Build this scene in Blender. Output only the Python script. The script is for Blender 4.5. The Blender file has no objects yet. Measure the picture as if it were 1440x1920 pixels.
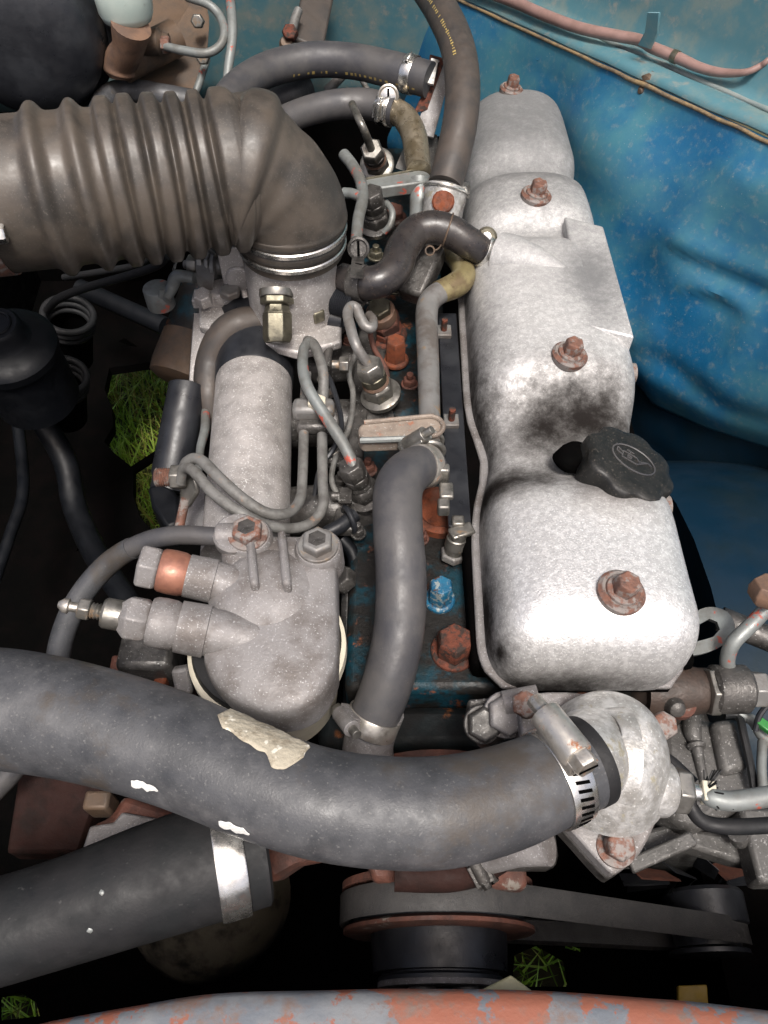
import bpy, math, random
from mathutils import Vector, Matrix, Quaternion, noise
from mathutils.geometry import tessellate_polygon
random.seed(7)
R = math.radians
sc = bpy.context.scene
COL = sc.collection

# ------------------------------------------------------------------ camera
PITCH = R(53.8); F = 1400.0
CAM = Vector((0, 0, 1.47))
cd = bpy.data.cameras.new('camera'); cam = bpy.data.objects.new('camera', cd); COL.objects.link(cam)
cam.location = CAM; cam.rotation_euler = (R(90) - PITCH, 0, 0)
cd.sensor_fit = 'HORIZONTAL'; cd.sensor_width = 36; cd.lens = 36 * F / 1440
cd.clip_start = 0.01; cd.clip_end = 400
sc.camera = cam

# ------------------------------------------------------------------ sky, sun, exposure
w = bpy.data.worlds.new('World'); sc.world = w; w.use_nodes = True
nt = w.node_tree
sky = nt.nodes.new('ShaderNodeTexSky'); sky.sky_type = 'NISHITA'; sky.sun_disc = False
SUN_EL, SUN_AZ = R(66), R(168)          # azimuth measured from +Y towards +X: the sun stands in front of the car
sky.sun_elevation = SUN_EL; sky.sun_rotation = SUN_AZ
sky.dust_density = 8.0; sky.air_density = .7; sky.ozone_density = .4
nt.links.new(sky.outputs[0], nt.nodes['Background'].inputs[0])
nt.nodes['Background'].inputs[1].default_value = 0.125
sd = bpy.data.lights.new('sun', 'SUN'); sun = bpy.data.objects.new('sun', sd); COL.objects.link(sun)
sd.energy = 2.4; sd.angle = R(13); sd.color = (1, .98, .95)
sdir = Vector((math.sin(SUN_AZ) * math.cos(SUN_EL), math.cos(SUN_AZ) * math.cos(SUN_EL), math.sin(SUN_EL)))
sun.rotation_euler = (-sdir).to_track_quat('-Z', 'Y').to_euler()
sun.location = (0, -2, 4)
vs = sc.view_settings
vs.view_transform = 'Standard'; vs.look = 'None'; vs.gamma = 1; vs.exposure = 0.48

# ------------------------------------------------------------------ helpers: points
RIGHT = Vector((1, 0, 0)); UP = Vector((0, math.sin(PITCH), math.cos(PITCH))); FWD = Vector((0, math.cos(PITCH), -math.sin(PITCH)))
Z = Vector((0, 0, 1)); X = Vector((1, 0, 0)); Y = Vector((0, 1, 0))
def ray(x, y): return RIGHT * ((x - 720) / F) - UP * ((y - 960) / F) + FWD
def P(x, y, z):                       # the place at height z seen at photo pixel x, y
    d = ray(x, y); return CAM + d * ((z - CAM.z) / d.z)
def PL(x, y, o, n):                   # the place on a plane
    d = ray(x, y); return CAM + d * ((o - CAM).dot(n) / d.dot(n))
def depth(p): return (p - CAM).dot(FWD)
def px(p, d): return d * depth(p) / F # length in metres of d pixels at p
def pts(*L):                          # (x, y, z, diameter in pixels) -> (point, radius)
    out = []
    for x, y, z, d in L:
        p = P(x, y, z); out.append((p, px(p, d) / 2))
    return out

# ------------------------------------------------------------------ helpers: geometry (verts, faces)
def join(*gs):
    V, Fc = [], []
    for v, f in gs:
        k = len(V); V += v; Fc += [tuple(i + k for i in q) for q in f]
    return V, Fc
def frame(d, ref=None):
    d = d.normalized()
    a = ref if ref else (Z if abs(d.z) < .9 else X)
    u = (a - d * a.dot(d)).normalized(); return u, d.cross(u), d
class Path:
    def __init__(s, L, sub=10):
        p = [Vector(a[0]) for a in L]; r = [a[1] for a in L]
        p = [p[0] * 2 - p[1]] + p + [p[-1] * 2 - p[-2]]; r = [r[0]] + r + [r[-1]]
        s.p, s.r = [], []
        for i in range(1, len(p) - 2):
            for k in range(sub):
                t = k / sub; t2 = t * t; t3 = t2 * t
                f = lambda a, b, c, d: .5 * (2 * b + (c - a) * t + (2 * a - 5 * b + 4 * c - d) * t2 + (3 * b - a - 3 * c + d) * t3)
                s.p.append(f(p[i-1], p[i], p[i+1], p[i+2])); s.r.append(f(r[i-1], r[i], r[i+1], r[i+2]))
        s.p.append(p[-2]); s.r.append(r[-2])
        s.l = [0]
        for a, b in zip(s.p, s.p[1:]): s.l.append(s.l[-1] + (b - a).length)
        s.len = s.l[-1]
    def at(s, u):
        L = max(0, min(1, u)) * s.len
        i = 0
        while i < len(s.l) - 2 and s.l[i+1] < L: i += 1
        t = (L - s.l[i]) / max(1e-9, s.l[i+1] - s.l[i])
        i0, i1 = max(0, i - 1), min(len(s.p) - 1, i + 2)
        return s.p[i].lerp(s.p[i+1], t), s.r[i] * (1 - t) + s.r[i+1] * t, (s.p[i1] - s.p[i0]).normalized()
    def near(s, q):                   # u of the place nearest q
        k = min(range(len(s.p)), key=lambda i: (s.p[i] - q).length); return s.l[k] / s.len
def sweep(ps, rs, n=20, caps=True, wob=0):
    V, Fc = [], []; m = len(ps); u = None
    for i in range(m):
        t = (ps[min(i+1, m-1)] - ps[max(i-1, 0)]).normalized()
        if u is None: u = frame(t)[0]
        u = (u - t * u.dot(t)).normalized(); b = t.cross(u)
        for k in range(n):
            a = 2 * math.pi * k / n; rr = rs[i]
            if wob:
                q = ps[i] + (u * math.cos(a) + b * math.sin(a)) * rr
                rr *= 1 + wob * noise.noise(q * 40)
            V.append(ps[i] + (u * math.cos(a) + b * math.sin(a)) * rr)
    for i in range(m - 1):
        for k in range(n):
            k2 = (k + 1) % n
            Fc.append((i*n+k, i*n+k2, (i+1)*n+k2, (i+1)*n+k))
    if caps:
        Fc.append(tuple(range(n))[::-1]); Fc.append(tuple((m-1)*n + k for k in range(n)))
    return V, Fc
def tube(L, n=20, sub=10, caps=True, wob=0):
    p = L if isinstance(L, Path) else Path(L, sub)
    return sweep(p.p, p.r, n, caps, wob)
def lathe(o, d, prof, n=32, cap0=True, cap1=True, ref=None):   # profile of (distance along d, radius)
    u, b, d = frame(d, ref); V, Fc = [], []
    for t, r in prof:
        for k in range(n):
            a = 2 * math.pi * (k + .5) / n
            V.append(o + d * t + (u * math.cos(a) + b * math.sin(a)) * r)
    m = len(prof)
    for i in range(m - 1):
        for k in range(n):
            k2 = (k + 1) % n; Fc.append((i*n+k, i*n+k2, (i+1)*n+k2, (i+1)*n+k))
    if cap0: Fc.append(tuple(range(n))[::-1])
    if cap1: Fc.append(tuple((m-1)*n + k for k in range(n)))
    return V, Fc
def rod(a, b, r, n=20, r2=None): return lathe(a, b - a, [(0, r), ((b - a).length, r2 if r2 else r)], n)
def cyl(o, d, r, h, c=.15, n=32):     # cylinder with a softened rim
    e = c * min(r, h); return lathe(o, d, [(0, r), (h - e, r), (h - e * .3, r - e * .3), (h, r - e)], n)
def hexa(o, d, r, h, ref=None):       # hex head with chamfered top, r across corners
    return lathe(o, d, [(0, r), (h * .82, r), (h, r * .86)], 6, ref=ref)
def ring(o, d, r, R2, h, n=40):       # flat ring
    g = lathe(o, d, [(0, r), (0, R2), (h, R2), (h, r), (0, r)], n, False, False); return g
def torus(o, d, r, t, n=40, m=10, ref=None):
    return lathe(o, d, [(math.sin(2*math.pi*k/m) * t, r + math.cos(2*math.pi*k/m) * t) for k in range(m + 1)], n, False, False, ref)
def prism(poly, ext):                 # polygon (any plane) pushed along ext; poly may be a list of loops with holes
    loops = poly if isinstance(poly[0], (list, tuple)) else [poly]
    flat = [Vector(p) for l in loops for p in l]; N = len(flat)
    tri = tessellate_polygon([[Vector(p) for p in l] for l in loops])
    V = flat + [p + ext for p in flat]; Fc = []
    if len(loops) == 1: Fc = [tuple(range(N)), tuple(range(N, 2*N))[::-1]]
    else:
        for t in tri: Fc.append(tuple(t)); Fc.append(tuple(i + N for i in t)[::-1])
    k = 0
    for l in loops:
        m = len(l)
        for i in range(m): Fc.append((k+i, k+i+N, k+(i+1) % m+N, k+(i+1) % m))
        k += m
    return V, Fc
def box(c, sx, sy, sz, ux=X, uy=Y, uz=Z):
    V = [c + ux*(sx*i) + uy*(sy*j) + uz*(sz*k) for i in (-.5, .5) for j in (-.5, .5) for k in (-.5, .5)]
    return V, [(0,1,3,2), (4,6,7,5), (0,4,5,1), (2,3,7,6), (0,2,6,4), (1,5,7,3)]
def bar(a, b, wd, th, up=Z):          # flat bar from a to b
    d = (b - a); u, s, d2 = frame(d, up); return box((a + b) / 2, d.length, wd, th, d2, s, u)
def rrect(o, ux, uy, sx, sy, r, n=5): # rounded rectangle outline
    L = []
    for q, (i, j) in enumerate(((1, 1), (-1, 1), (-1, -1), (1, -1))):
        for k in range(n + 1):
            a = math.pi / 2 * (q + k / n)
            L.append(o + ux * (i * (sx/2 - r) + math.cos(a) * r) + uy * (j * (sy/2 - r) + math.sin(a) * r))
    return L
def grid(rows):
    n = len(rows[0]); V = [p for r in rows for p in r]; Fc = []
    for i in range(len(rows) - 1):
        for k in range(n - 1): Fc.append((i*n+k, i*n+k+1, (i+1)*n+k+1, (i+1)*n+k))
    return V, Fc
def patch(path, u0, u1, lo, hi, th=.0007, m=18, k=10, rag=0, seed=0):  # thin skin lying on a hose, angle 0 faces the front
    rows = []
    for off in (0, 1):
        for i in range(m + 1):
            f = i / m; p, r, t = path.at(u0 + (u1 - u0) * f)
            n = (CAM - p); n = (n - t * n.dot(t)).normalized(); b = t.cross(n)
            li = lambda L: L[min(len(L)-2, int(f*(len(L)-1)))] * (1 - (f*(len(L)-1) - min(len(L)-2, int(f*(len(L)-1))))) + L[min(len(L)-2, int(f*(len(L)-1)))+1] * (f*(len(L)-1) - min(len(L)-2, int(f*(len(L)-1))))
            a0, a1 = li(lo) + rag * noise.noise(Vector((f*7, seed, 1))), li(hi) + rag * noise.noise(Vector((f*7, seed, 5)))
            ps = []
            for j in range(k + 1):
                a = a0 + (a1 - a0) * j / k
                dr = th * off * (1 if 0 < j < k and 0 < i < m else .3) * (1 + .8 * rag * 6 * abs(noise.noise(Vector((f*9, j*.6, seed)))))
                ps.append(p + (n * math.cos(a) + b * math.sin(a)) * (r + .0002 + dr) + t * rag * .02 * noise.noise(Vector((a*3, seed, 9))))
            if off: rows.append(ps)
    return grid(rows)

# ------------------------------------------------------------------ helpers: objects
WPOS = {}
def mk(name, g, m, bev=0, smooth=38, solid=0):
    v, f = g
    mn = Vector((min(p.x for p in v), min(p.y for p in v), min(p.z for p in v))); mx = Vector((max(p.x for p in v), max(p.y for p in v), max(p.z for p in v)))
    c = Vector(((mn.x + mx.x) / 2, (mn.y + mx.y) / 2, mn.z))
    me = bpy.data.meshes.new(name); me.from_pydata([p - c for p in v], [], f); me.validate()
    import bmesh
    b = bmesh.new(); b.from_mesh(me); bmesh.ops.recalc_face_normals(b, faces=b.faces); b.to_mesh(me); b.free()
    me.shade_smooth(); me.set_sharp_from_angle(angle=R(smooth))
    o = bpy.data.objects.new(name, me); COL.objects.link(o); o.location = c; WPOS[o] = c.copy()
    me.materials.append(m)
    if solid:
        s = o.modifiers.new('solid', 'SOLIDIFY'); s.thickness = solid; s.offset = -1
    if bev:
        s = o.modifiers.new('bevel', 'BEVEL'); s.width = bev; s.segments = 2; s.limit_method = 'ANGLE'; s.angle_limit = R(35)
    return o
def tag(o, label, cat, group=None):
    o['label'] = label; o['category'] = cat
    if group: o['group'] = group
    return o
def thing(name, label, cat, group=None):
    o = bpy.data.objects.new(name, None); COL.objects.link(o); o.empty_display_size = .02
    WPOS[o] = None; return tag(o, label, cat, group)
def part(par, name, g, m, bev=0, label=None, smooth=38, solid=0, stuff=False):
    o = mk(name, g, m, bev, smooth, solid); o.parent = par
    if label: o['label'] = label
    if stuff: o['kind'] = 'stuff'
    return o
def solo(name, g, m, label, cat, group=None, bev=0, smooth=38, solid=0):
    return tag(mk(name, g, m, bev, smooth, solid), label, cat, group)
def struct(name, g, m, **k):
    o = mk(name, g, m, **k); o['kind'] = 'structure'; return o
def finish():
    def desc(o): return [o] + [d for c in o.children for d in desc(c)]
    for o in list(WPOS):
        if o.parent is None and o.type == 'EMPTY':
            A = []
            for d in desc(o):
                if d.type == 'MESH': A += [WPOS[d] + v.co for v in d.data.vertices]
            WPOS[o] = Vector(((min(a.x for a in A) + max(a.x for a in A)) / 2, (min(a.y for a in A) + max(a.y for a in A)) / 2, min(a.z for a in A)))
    for o, p in WPOS.items(): o.location = p - (WPOS[o.parent] if o.parent else Vector())

# ------------------------------------------------------------------ materials
def ramp(N, L, src, a, b):
    r = N.new('ShaderNodeMapRange'); r.inputs[1].default_value = a; r.inputs[2].default_value = b; r.interpolation_type = 'SMOOTHSTEP'
    L.new(src, r.inputs[0]); return r.outputs[0]
def mixc(N, L, f, a, b):
    m = N.new('ShaderNodeMix'); m.data_type = 'RGBA'
    if isinstance(f, float): m.inputs[0].default_value = f
    else: L.new(f, m.inputs[0])
    for i, c in ((6, a), (7, b)):
        if isinstance(c, tuple): m.inputs[i].default_value = (*c, 1)
        else: L.new(c, m.inputs[i])
    return m.outputs[2]
def mat(name, base, base2=None, rough=.5, metal=0., scale=25, lo=.4, hi=.65, speck=None, sp=(.62, .68), sps=350,
        rust=None, ru=(.6, .66), rus=40, bump=.15, bs=300, rvar=.15, spec=.5, stain=None, rust2=None, ru2=(.6, .65), rus2=90, sss=0):  # stain also carries the painted bonnet shade
    m = bpy.data.materials.new(name); m.use_nodes = True; N, L = m.node_tree.nodes, m.node_tree.links
    B = N['Principled BSDF']; tc = N.new('ShaderNodeTexCoord')
    def nz(s, det=4, ro=.6, w=0):
        n = N.new('ShaderNodeTexNoise'); n.inputs['Scale'].default_value = s; n.inputs['Detail'].default_value = det; n.inputs['Roughness'].default_value = ro
        mp = N.new('ShaderNodeMapping'); mp.inputs[1].default_value = (w*1.7, w*.9, w*2.3); L.new(tc.outputs['Object'], mp.inputs[0]); L.new(mp.outputs[0], n.inputs['Vector']); return n.outputs['Fac']
    big = nz(scale, 5, .65)
    c = mixc(N, L, ramp(N, L, big, lo, hi), base, base2 or tuple(v * .7 for v in base))
    met = None
    fine = nz(sps, 2, .5, 1)
    if speck: c = mixc(N, L, ramp(N, L, fine, *sp), c, speck)
    if rust:
        f = ramp(N, L, nz(rus, 6, .7, 2), *ru); c = mixc(N, L, f, c, rust); met = f
    if rust2:
        f2 = ramp(N, L, nz(rus2, 6, .7, 3), *ru2); c = mixc(N, L, f2, c, rust2)
    rsrc = None
    if stain:                                     # oil and soot soaked areas, and painted bonnet shade: (centre in the place, radius, stretch)
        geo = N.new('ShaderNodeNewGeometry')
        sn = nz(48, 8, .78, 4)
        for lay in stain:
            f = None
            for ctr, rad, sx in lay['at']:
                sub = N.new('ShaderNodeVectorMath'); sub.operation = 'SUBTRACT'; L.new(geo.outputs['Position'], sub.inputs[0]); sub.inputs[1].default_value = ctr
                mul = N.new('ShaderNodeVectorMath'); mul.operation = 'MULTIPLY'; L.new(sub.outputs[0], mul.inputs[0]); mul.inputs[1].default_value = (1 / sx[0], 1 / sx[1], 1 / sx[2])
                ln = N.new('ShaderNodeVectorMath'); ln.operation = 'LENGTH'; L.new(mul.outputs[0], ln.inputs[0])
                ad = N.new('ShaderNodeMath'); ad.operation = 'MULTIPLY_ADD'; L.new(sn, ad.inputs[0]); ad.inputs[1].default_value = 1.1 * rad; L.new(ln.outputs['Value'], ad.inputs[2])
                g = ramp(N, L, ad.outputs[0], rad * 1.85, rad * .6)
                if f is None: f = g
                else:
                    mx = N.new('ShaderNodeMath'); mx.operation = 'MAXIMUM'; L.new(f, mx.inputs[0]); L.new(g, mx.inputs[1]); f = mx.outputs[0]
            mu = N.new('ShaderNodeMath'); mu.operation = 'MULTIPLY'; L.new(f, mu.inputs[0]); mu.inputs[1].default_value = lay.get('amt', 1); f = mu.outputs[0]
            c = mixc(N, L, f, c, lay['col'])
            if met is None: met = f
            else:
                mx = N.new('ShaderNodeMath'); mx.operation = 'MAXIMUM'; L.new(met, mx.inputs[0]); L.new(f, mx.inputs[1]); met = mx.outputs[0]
    L.new(c, B.inputs['Base Color'])
    if met is not None and metal > 0:
        mm = N.new('ShaderNodeMapRange'); mm.inputs[3].default_value = metal; mm.inputs[4].default_value = metal * (.0 if stain else .15); L.new(met, mm.inputs[0]); L.new(mm.outputs[0], B.inputs['Metallic'])
    else: B.inputs['Metallic'].default_value = metal
    rr = N.new('ShaderNodeMapRange'); rr.inputs[1].default_value = .3; rr.inputs[2].default_value = .7; rr.inputs[3].default_value = max(.05, rough - rvar); rr.inputs[4].default_value = min(1, rough + rvar)
    L.new(nz(scale * 2.7, 4, .6, 5), rr.inputs[0]); L.new(rr.outputs[0], B.inputs['Roughness'])
    B.inputs['Specular IOR Level'].default_value = spec
    if stain:
        sm_ = N.new('ShaderNodeMapRange'); sm_.inputs[3].default_value = spec; sm_.inputs[4].default_value = .06; L.new(met, sm_.inputs[0]); L.new(sm_.outputs[0], B.inputs['Specular IOR Level'])
        rm = N.new('ShaderNodeMix'); L.new(met, rm.inputs[0]); L.new(rr.outputs[0], rm.inputs[2]); rm.inputs[3].default_value = .75; L.new(rm.outputs[0], B.inputs['Roughness'])
    if sss:
        B.inputs['Subsurface Weight'].default_value = sss; B.inputs['Subsurface Radius'].default_value = (.01, .01, .01)
    if bump:
        bm = N.new('ShaderNodeBump'); bm.inputs['Strength'].default_value = bump; bm.inputs['Distance'].default_value = .002
        L.new(nz(bs, 4, .6, 6), bm.inputs['Height']); L.new(bm.outputs[0], B.inputs['Normal'])
    return m
RUST = (.23, .075, .04); ORANGE = (.42, .10, .03)
M = {}
def D(k, *a, **kw): M[k] = mat(k, *a, **kw)
CAPP = (.235, .455, .93)
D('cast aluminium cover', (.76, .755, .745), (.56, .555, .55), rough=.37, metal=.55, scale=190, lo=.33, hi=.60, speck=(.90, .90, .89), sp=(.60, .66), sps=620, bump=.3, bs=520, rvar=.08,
  stain=[dict(at=[((.19, .50, .93), .13, (.85, .72, 1)), ((.085, .62, .89), .05, (.5, 7, .7)), ((.13, .245, .89), .05, (2.4, .6, .7)), ((.12, .43, .915), .06, (1, .6, 1)), ((.20, .40, .95), .05, (1, .8, 1)), ((.21, .93, .95), .12, (1, .3, 1))], col=(.17, .155, .14), amt=.7),
         dict(at=[((.19, .74, .95), .17, (1.2, 1.1, 1)), ((.19, 1.0, .95), .25, (1, 1, 1))], col=(.22, .22, .22), amt=.62),  # grey toning from the middle back, painted for bonnet shade
         dict(at=[((.19, 1.15, .95), .36, (1, 1.1, 1)), ((.235, .70, .95), .07, (.6, 1.3, 1))], col=(.10, .104, .108), amt=.8),  # rear darkened in the colour to stand in for bonnet shade
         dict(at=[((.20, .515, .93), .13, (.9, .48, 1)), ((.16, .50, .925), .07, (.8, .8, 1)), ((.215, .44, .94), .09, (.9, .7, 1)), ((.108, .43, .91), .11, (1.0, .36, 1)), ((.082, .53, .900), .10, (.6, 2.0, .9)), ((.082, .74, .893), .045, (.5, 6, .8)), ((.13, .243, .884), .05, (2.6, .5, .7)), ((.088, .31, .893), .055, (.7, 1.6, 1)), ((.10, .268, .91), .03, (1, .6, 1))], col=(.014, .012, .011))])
D('cast aluminium', (.46, .435, .42), (.32, .30, .285), rough=.55, metal=.5, scale=30, speck=(.70, .69, .68), sp=(.61, .66), sps=600, bump=.25, bs=380)
D('bright cast aluminium', (.52, .515, .50), (.34, .33, .31), rough=.45, metal=.45, scale=90, lo=.36, hi=.60, speck=(.66, .66, .64), sp=(.64, .71), sps=480, bump=.3, bs=340, rust=(.27, .25, .19), ru=(.58, .66), rus=60)
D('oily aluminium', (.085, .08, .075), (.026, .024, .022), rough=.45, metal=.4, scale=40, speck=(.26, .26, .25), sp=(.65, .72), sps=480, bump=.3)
D('brown aluminium', (.235, .225, .222), (.135, .12, .112), rough=.6, metal=.3, scale=24, speck=(.37, .365, .365), sp=(.61, .70), sps=650, bump=.25, bs=420)
D('engine dark', (.006, .009, .010), (.004, .004, .004), rough=.7, scale=30, bump=.3, rust=(.13, .045, .015), ru=(.6, .68), rus=26, spec=.2)
D('alternator aluminium', (.095, .092, .088), (.055, .053, .05), rough=.55, metal=.3, scale=40, speck=(.24, .235, .23), sp=(.63, .69), sps=420, bump=.3)
D('dusty ribbed rubber', (.074, .061, .049), (.036, .032, .028), rough=.48, scale=16, bump=.06, speck=(.085, .075, .064), sp=(.58, .72), sps=600, spec=.5)
D('glossy rubber', (.035, .03, .028), (.02, .018, .019), rough=.32, scale=30, bump=.06, speck=(.08, .06, .05), sp=(.62, .75))
D('grey hose rubber', (.07, .067, .067), (.045, .045, .05), rough=.5, scale=22, bump=.1, speck=(.09, .088, .085), sp=(.66, .8), sps=520)
D('big hose rubber', (.058, .060, .065), (.034, .036, .040), rough=.5, scale=26, lo=.38, hi=.66, bump=.13, bs=600, speck=(.10, .10, .10), sp=(.60, .74), sps=520, rust=(.105, .105, .108), ru=(.46, .86), rus=40, rust2=(.055, .047, .04), ru2=(.5, .66), rus2=12)
D('matt black rubber', (.014, .014, .015), (.010, .011, .012), rough=.62, scale=26, bump=.12, speck=(.035, .035, .035), sp=(.68, .78), spec=.28)
D('brown hose rubber', (.062, .05, .042), (.04, .036, .034), rough=.55, scale=24, bump=.12)
D('grime and shade black', (.0016, .0016, .0016), (.0025, .002, .002), rough=.85, scale=25, bump=.2, spec=.02)  # near black: real grime, and shade painted on the bay floor and walls
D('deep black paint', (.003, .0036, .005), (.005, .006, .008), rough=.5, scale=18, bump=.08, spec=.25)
D('black paint', (.012, .013, .016), (.022, .024, .028), rough=.38, scale=18, bump=.08)
D('black plastic cap', (.008, .008, .0075), (.013, .0125, .011), rough=.5, scale=40, bump=.12, speck=(.07, .06, .05), sp=(.6, .75), sps=500)
D('dusty line', (.16, .158, .15), (.095, .092, .085), rough=.6, metal=.2, scale=60, bump=.25, rust=(.2, .13, .09), ru=(.6, .7), rus=60)
D('dark brown casting', (.055, .038, .03), (.03, .024, .02), rough=.55, metal=.2, scale=40, bump=.3)
D('tarnished pipe', (.36, .31, .23), (.20, .16, .10), rough=.35, metal=.7, scale=45, bump=.15)
D('zinc steel', (.25, .24, .22), (.13, .125, .11), rough=.42, metal=.75, scale=45, bump=.12, rust=(.2, .14, .09), ru=(.6, .7))
D('yellow zinc steel', (.19, .176, .13), (.115, .107, .082), rough=.4, metal=.75, scale=60, bump=.12)
D('painted steel pipe', (.20, .215, .21), (.14, .14, .13), rough=.5, metal=.3, scale=30, bump=.12, rust=(.34, .07, .045), ru=(.6, .63), rus=30)
D('grey steel pipe', (.21, .207, .20), (.135, .12, .108), rough=.5, metal=.4, scale=30, bump=.15, rust=(.22, .14, .06), ru=(.56, .68), rus=26)
D('olive pipe', (.26, .22, .11), (.15, .11, .06), rough=.4, metal=.4, scale=40, bump=.12)
D('clamp steel', (.78, .77, .74), (.6, .58, .54), rough=.26, metal=.95, scale=60, bump=.04, rvar=.08)
D('worn clamp steel', (.55, .52, .47), (.33, .30, .26), rough=.4, metal=.8, scale=60, bump=.1, rust=(.28, .12, .06), ru=(.6, .68), rus=70)
D('rusty bolt', (.165, .075, .05), (.095, .052, .04), rough=.7, scale=110, bump=.4, rust=(.19, .168, .155), ru=(.45, .56), rus=95, rust2=(.05, .035, .03), ru2=(.6, .68), rus2=120)
D('red rust', (.13, .04, .024), (.06, .024, .017), rough=.75, scale=60, bump=.5, rust=(.035, .024, .02), ru=(.47, .58), rus=110, spec=.25)
D('orange rust', (.17, .042, .014), (.075, .024, .012), rough=.8, scale=60, bump=.4, speck=(.1, .04, .02), sps=200)
D('rusty casting', (.10, .035, .022), (.05, .022, .016), rough=.75, scale=30, bump=.4, rust=(.16, .14, .12), ru=(.62, .68), rus=30)
D('copper washer', (.33, .15, .10), (.24, .11, .08), rough=.45, metal=.4, scale=60, bump=.1)
D('blue body paint', (.008, .10, .22), (.05, .17, .22), rough=.45, scale=6, lo=.36, hi=.66, bump=.1, bs=160, rust=(.17, .22, .225), ru=(.50, .86), rus=90, rust2=(.17, .085, .05), ru2=(.70, .73), rus2=60, speck=(.2, .26, .27), sp=(.7, .78), sps=330)
D('teal dusty paint', (.07, .175, .21), (.145, .205, .20), rough=.5, scale=16, bump=.1, rust=(.22, .23, .21), ru=(.52, .74), rus=44, rust2=(.33, .15, .06), ru2=(.69, .73), rus2=40)
D('shaded blue paint', (.002, .014, .029), (.004, .013, .02), spec=.2, rough=.55, scale=8, bump=.08)  # body blue darkened so that lower parts carry shadow in their colour
D('engine teal paint', (.003, .032, .048), (.006, .012, .013), rough=.5, scale=35, bump=.3, rust=(.16, .05, .02), ru=(.57, .64), rus=32, rust2=(.010, .009, .008), ru2=(.42, .54), rus2=24, spec=.3)
D('bright blue bolt paint', (.012, .11, .20), (.01, .07, .14), rough=.45, scale=70, bump=.2, rust=(.22, .25, .25), ru=(.52, .6), rus=130, rust2=(.06, .03, .02), ru2=(.58, .64), rus2=110)
D('shaded rust', (.024, .010, .008), (.012, .007, .006), rough=.8, scale=30, bump=.3, spec=.2)  # rust darkened to stand in for shade under the hoses
D('seam sealer', (.22, .245, .235), (.16, .20, .20), rough=.6, scale=20, bump=.25, rust=(.30, .14, .06), ru=(.6, .67), rus=28)
D('brown sealant', (.24, .17, .09), (.13, .10, .07), rough=.6, scale=60, bump=.5)
D('pink pipe', (.27, .17, .15), (.22, .14, .12), rough=.45, scale=40, bump=.05)
D('milky plastic', (.52, .60, .55), (.46, .55, .51), rough=.42, scale=20, bump=.03, rust=(.34, .36, .33), ru=(.62, .75), sss=.4)
D('brown cylinder', (.20, .12, .08), (.13, .085, .065), rough=.55, metal=.2, scale=40, bump=.2)
D('brown plate', (.12, .078, .05), (.07, .055, .044), rough=.6, metal=.2, scale=20, bump=.2)
D('cream paint', (.56, .52, .41), (.47, .43, .34), rough=.5, scale=24, bump=.1)
D('oily cream', (.15, .13, .095), (.022, .02, .016), rough=.5, scale=14, lo=.42, hi=.6, bump=.2)
D('paper label', (.40, .36, .28), (.27, .235, .175), rough=.8, scale=60, lo=.45, hi=.6, bump=.8, bs=140, speck=(.66, .63, .54), sps=160)
D('white flake', (.62, .62, .60), (.45, .45, .43), rough=.7, scale=60, bump=.4)
D('belt rubber', (.040, .038, .037), (.031, .030, .030), rough=.65, scale=40, bump=.35, bs=900, speck=(.045, .043, .04), sps=700)
D('radiator support paint', (.13, .145, .165), (.18, .19, .2), rough=.55, scale=22, bump=.2, rust=(.26, .095, .06), ru=(.49, .53), rus=20, rust2=(.17, .12, .10), ru2=(.5, .66), rus2=34)
D('olive plastic', (.30, .29, .17), (.25, .24, .14), rough=.55, scale=30, bump=.05)
D('yellow paint', (.28, .17, .015), (.18, .11, .015), rough=.6, scale=40)
D('yellow print', (.40, .30, .10), (.28, .21, .08), rough=.7, scale=90, bump=0)
D('green plastic', (.03, .18, .04), rough=.4)
D('soil', (.075, .055, .03), (.05, .055, .02), rough=.95, scale=6, bump=.5)

def mat_grass():
    m = bpy.data.materials.new('grass blades'); m.use_nodes = True; N, L = m.node_tree.nodes, m.node_tree.links
    B = N['Principled BSDF']; geo = N.new('ShaderNodeNewGeometry'); n = N.new('ShaderNodeTexNoise'); n.inputs['Scale'].default_value = 9
    L.new(geo.outputs['Position'], n.inputs['Vector'])
    c = mixc(N, L, ramp(N, L, n.outputs['Fac'], .48, .58), (.26, .50, .04), (.36, .24, .07))
    hs = mixc(N, L, geo.outputs['Random Per Island'], c, (.34, .56, .05)); L.new(hs, B.inputs['Base Color']); B.inputs['Roughness'].default_value = .5
    return m
M['grass'] = mat_grass()

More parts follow.
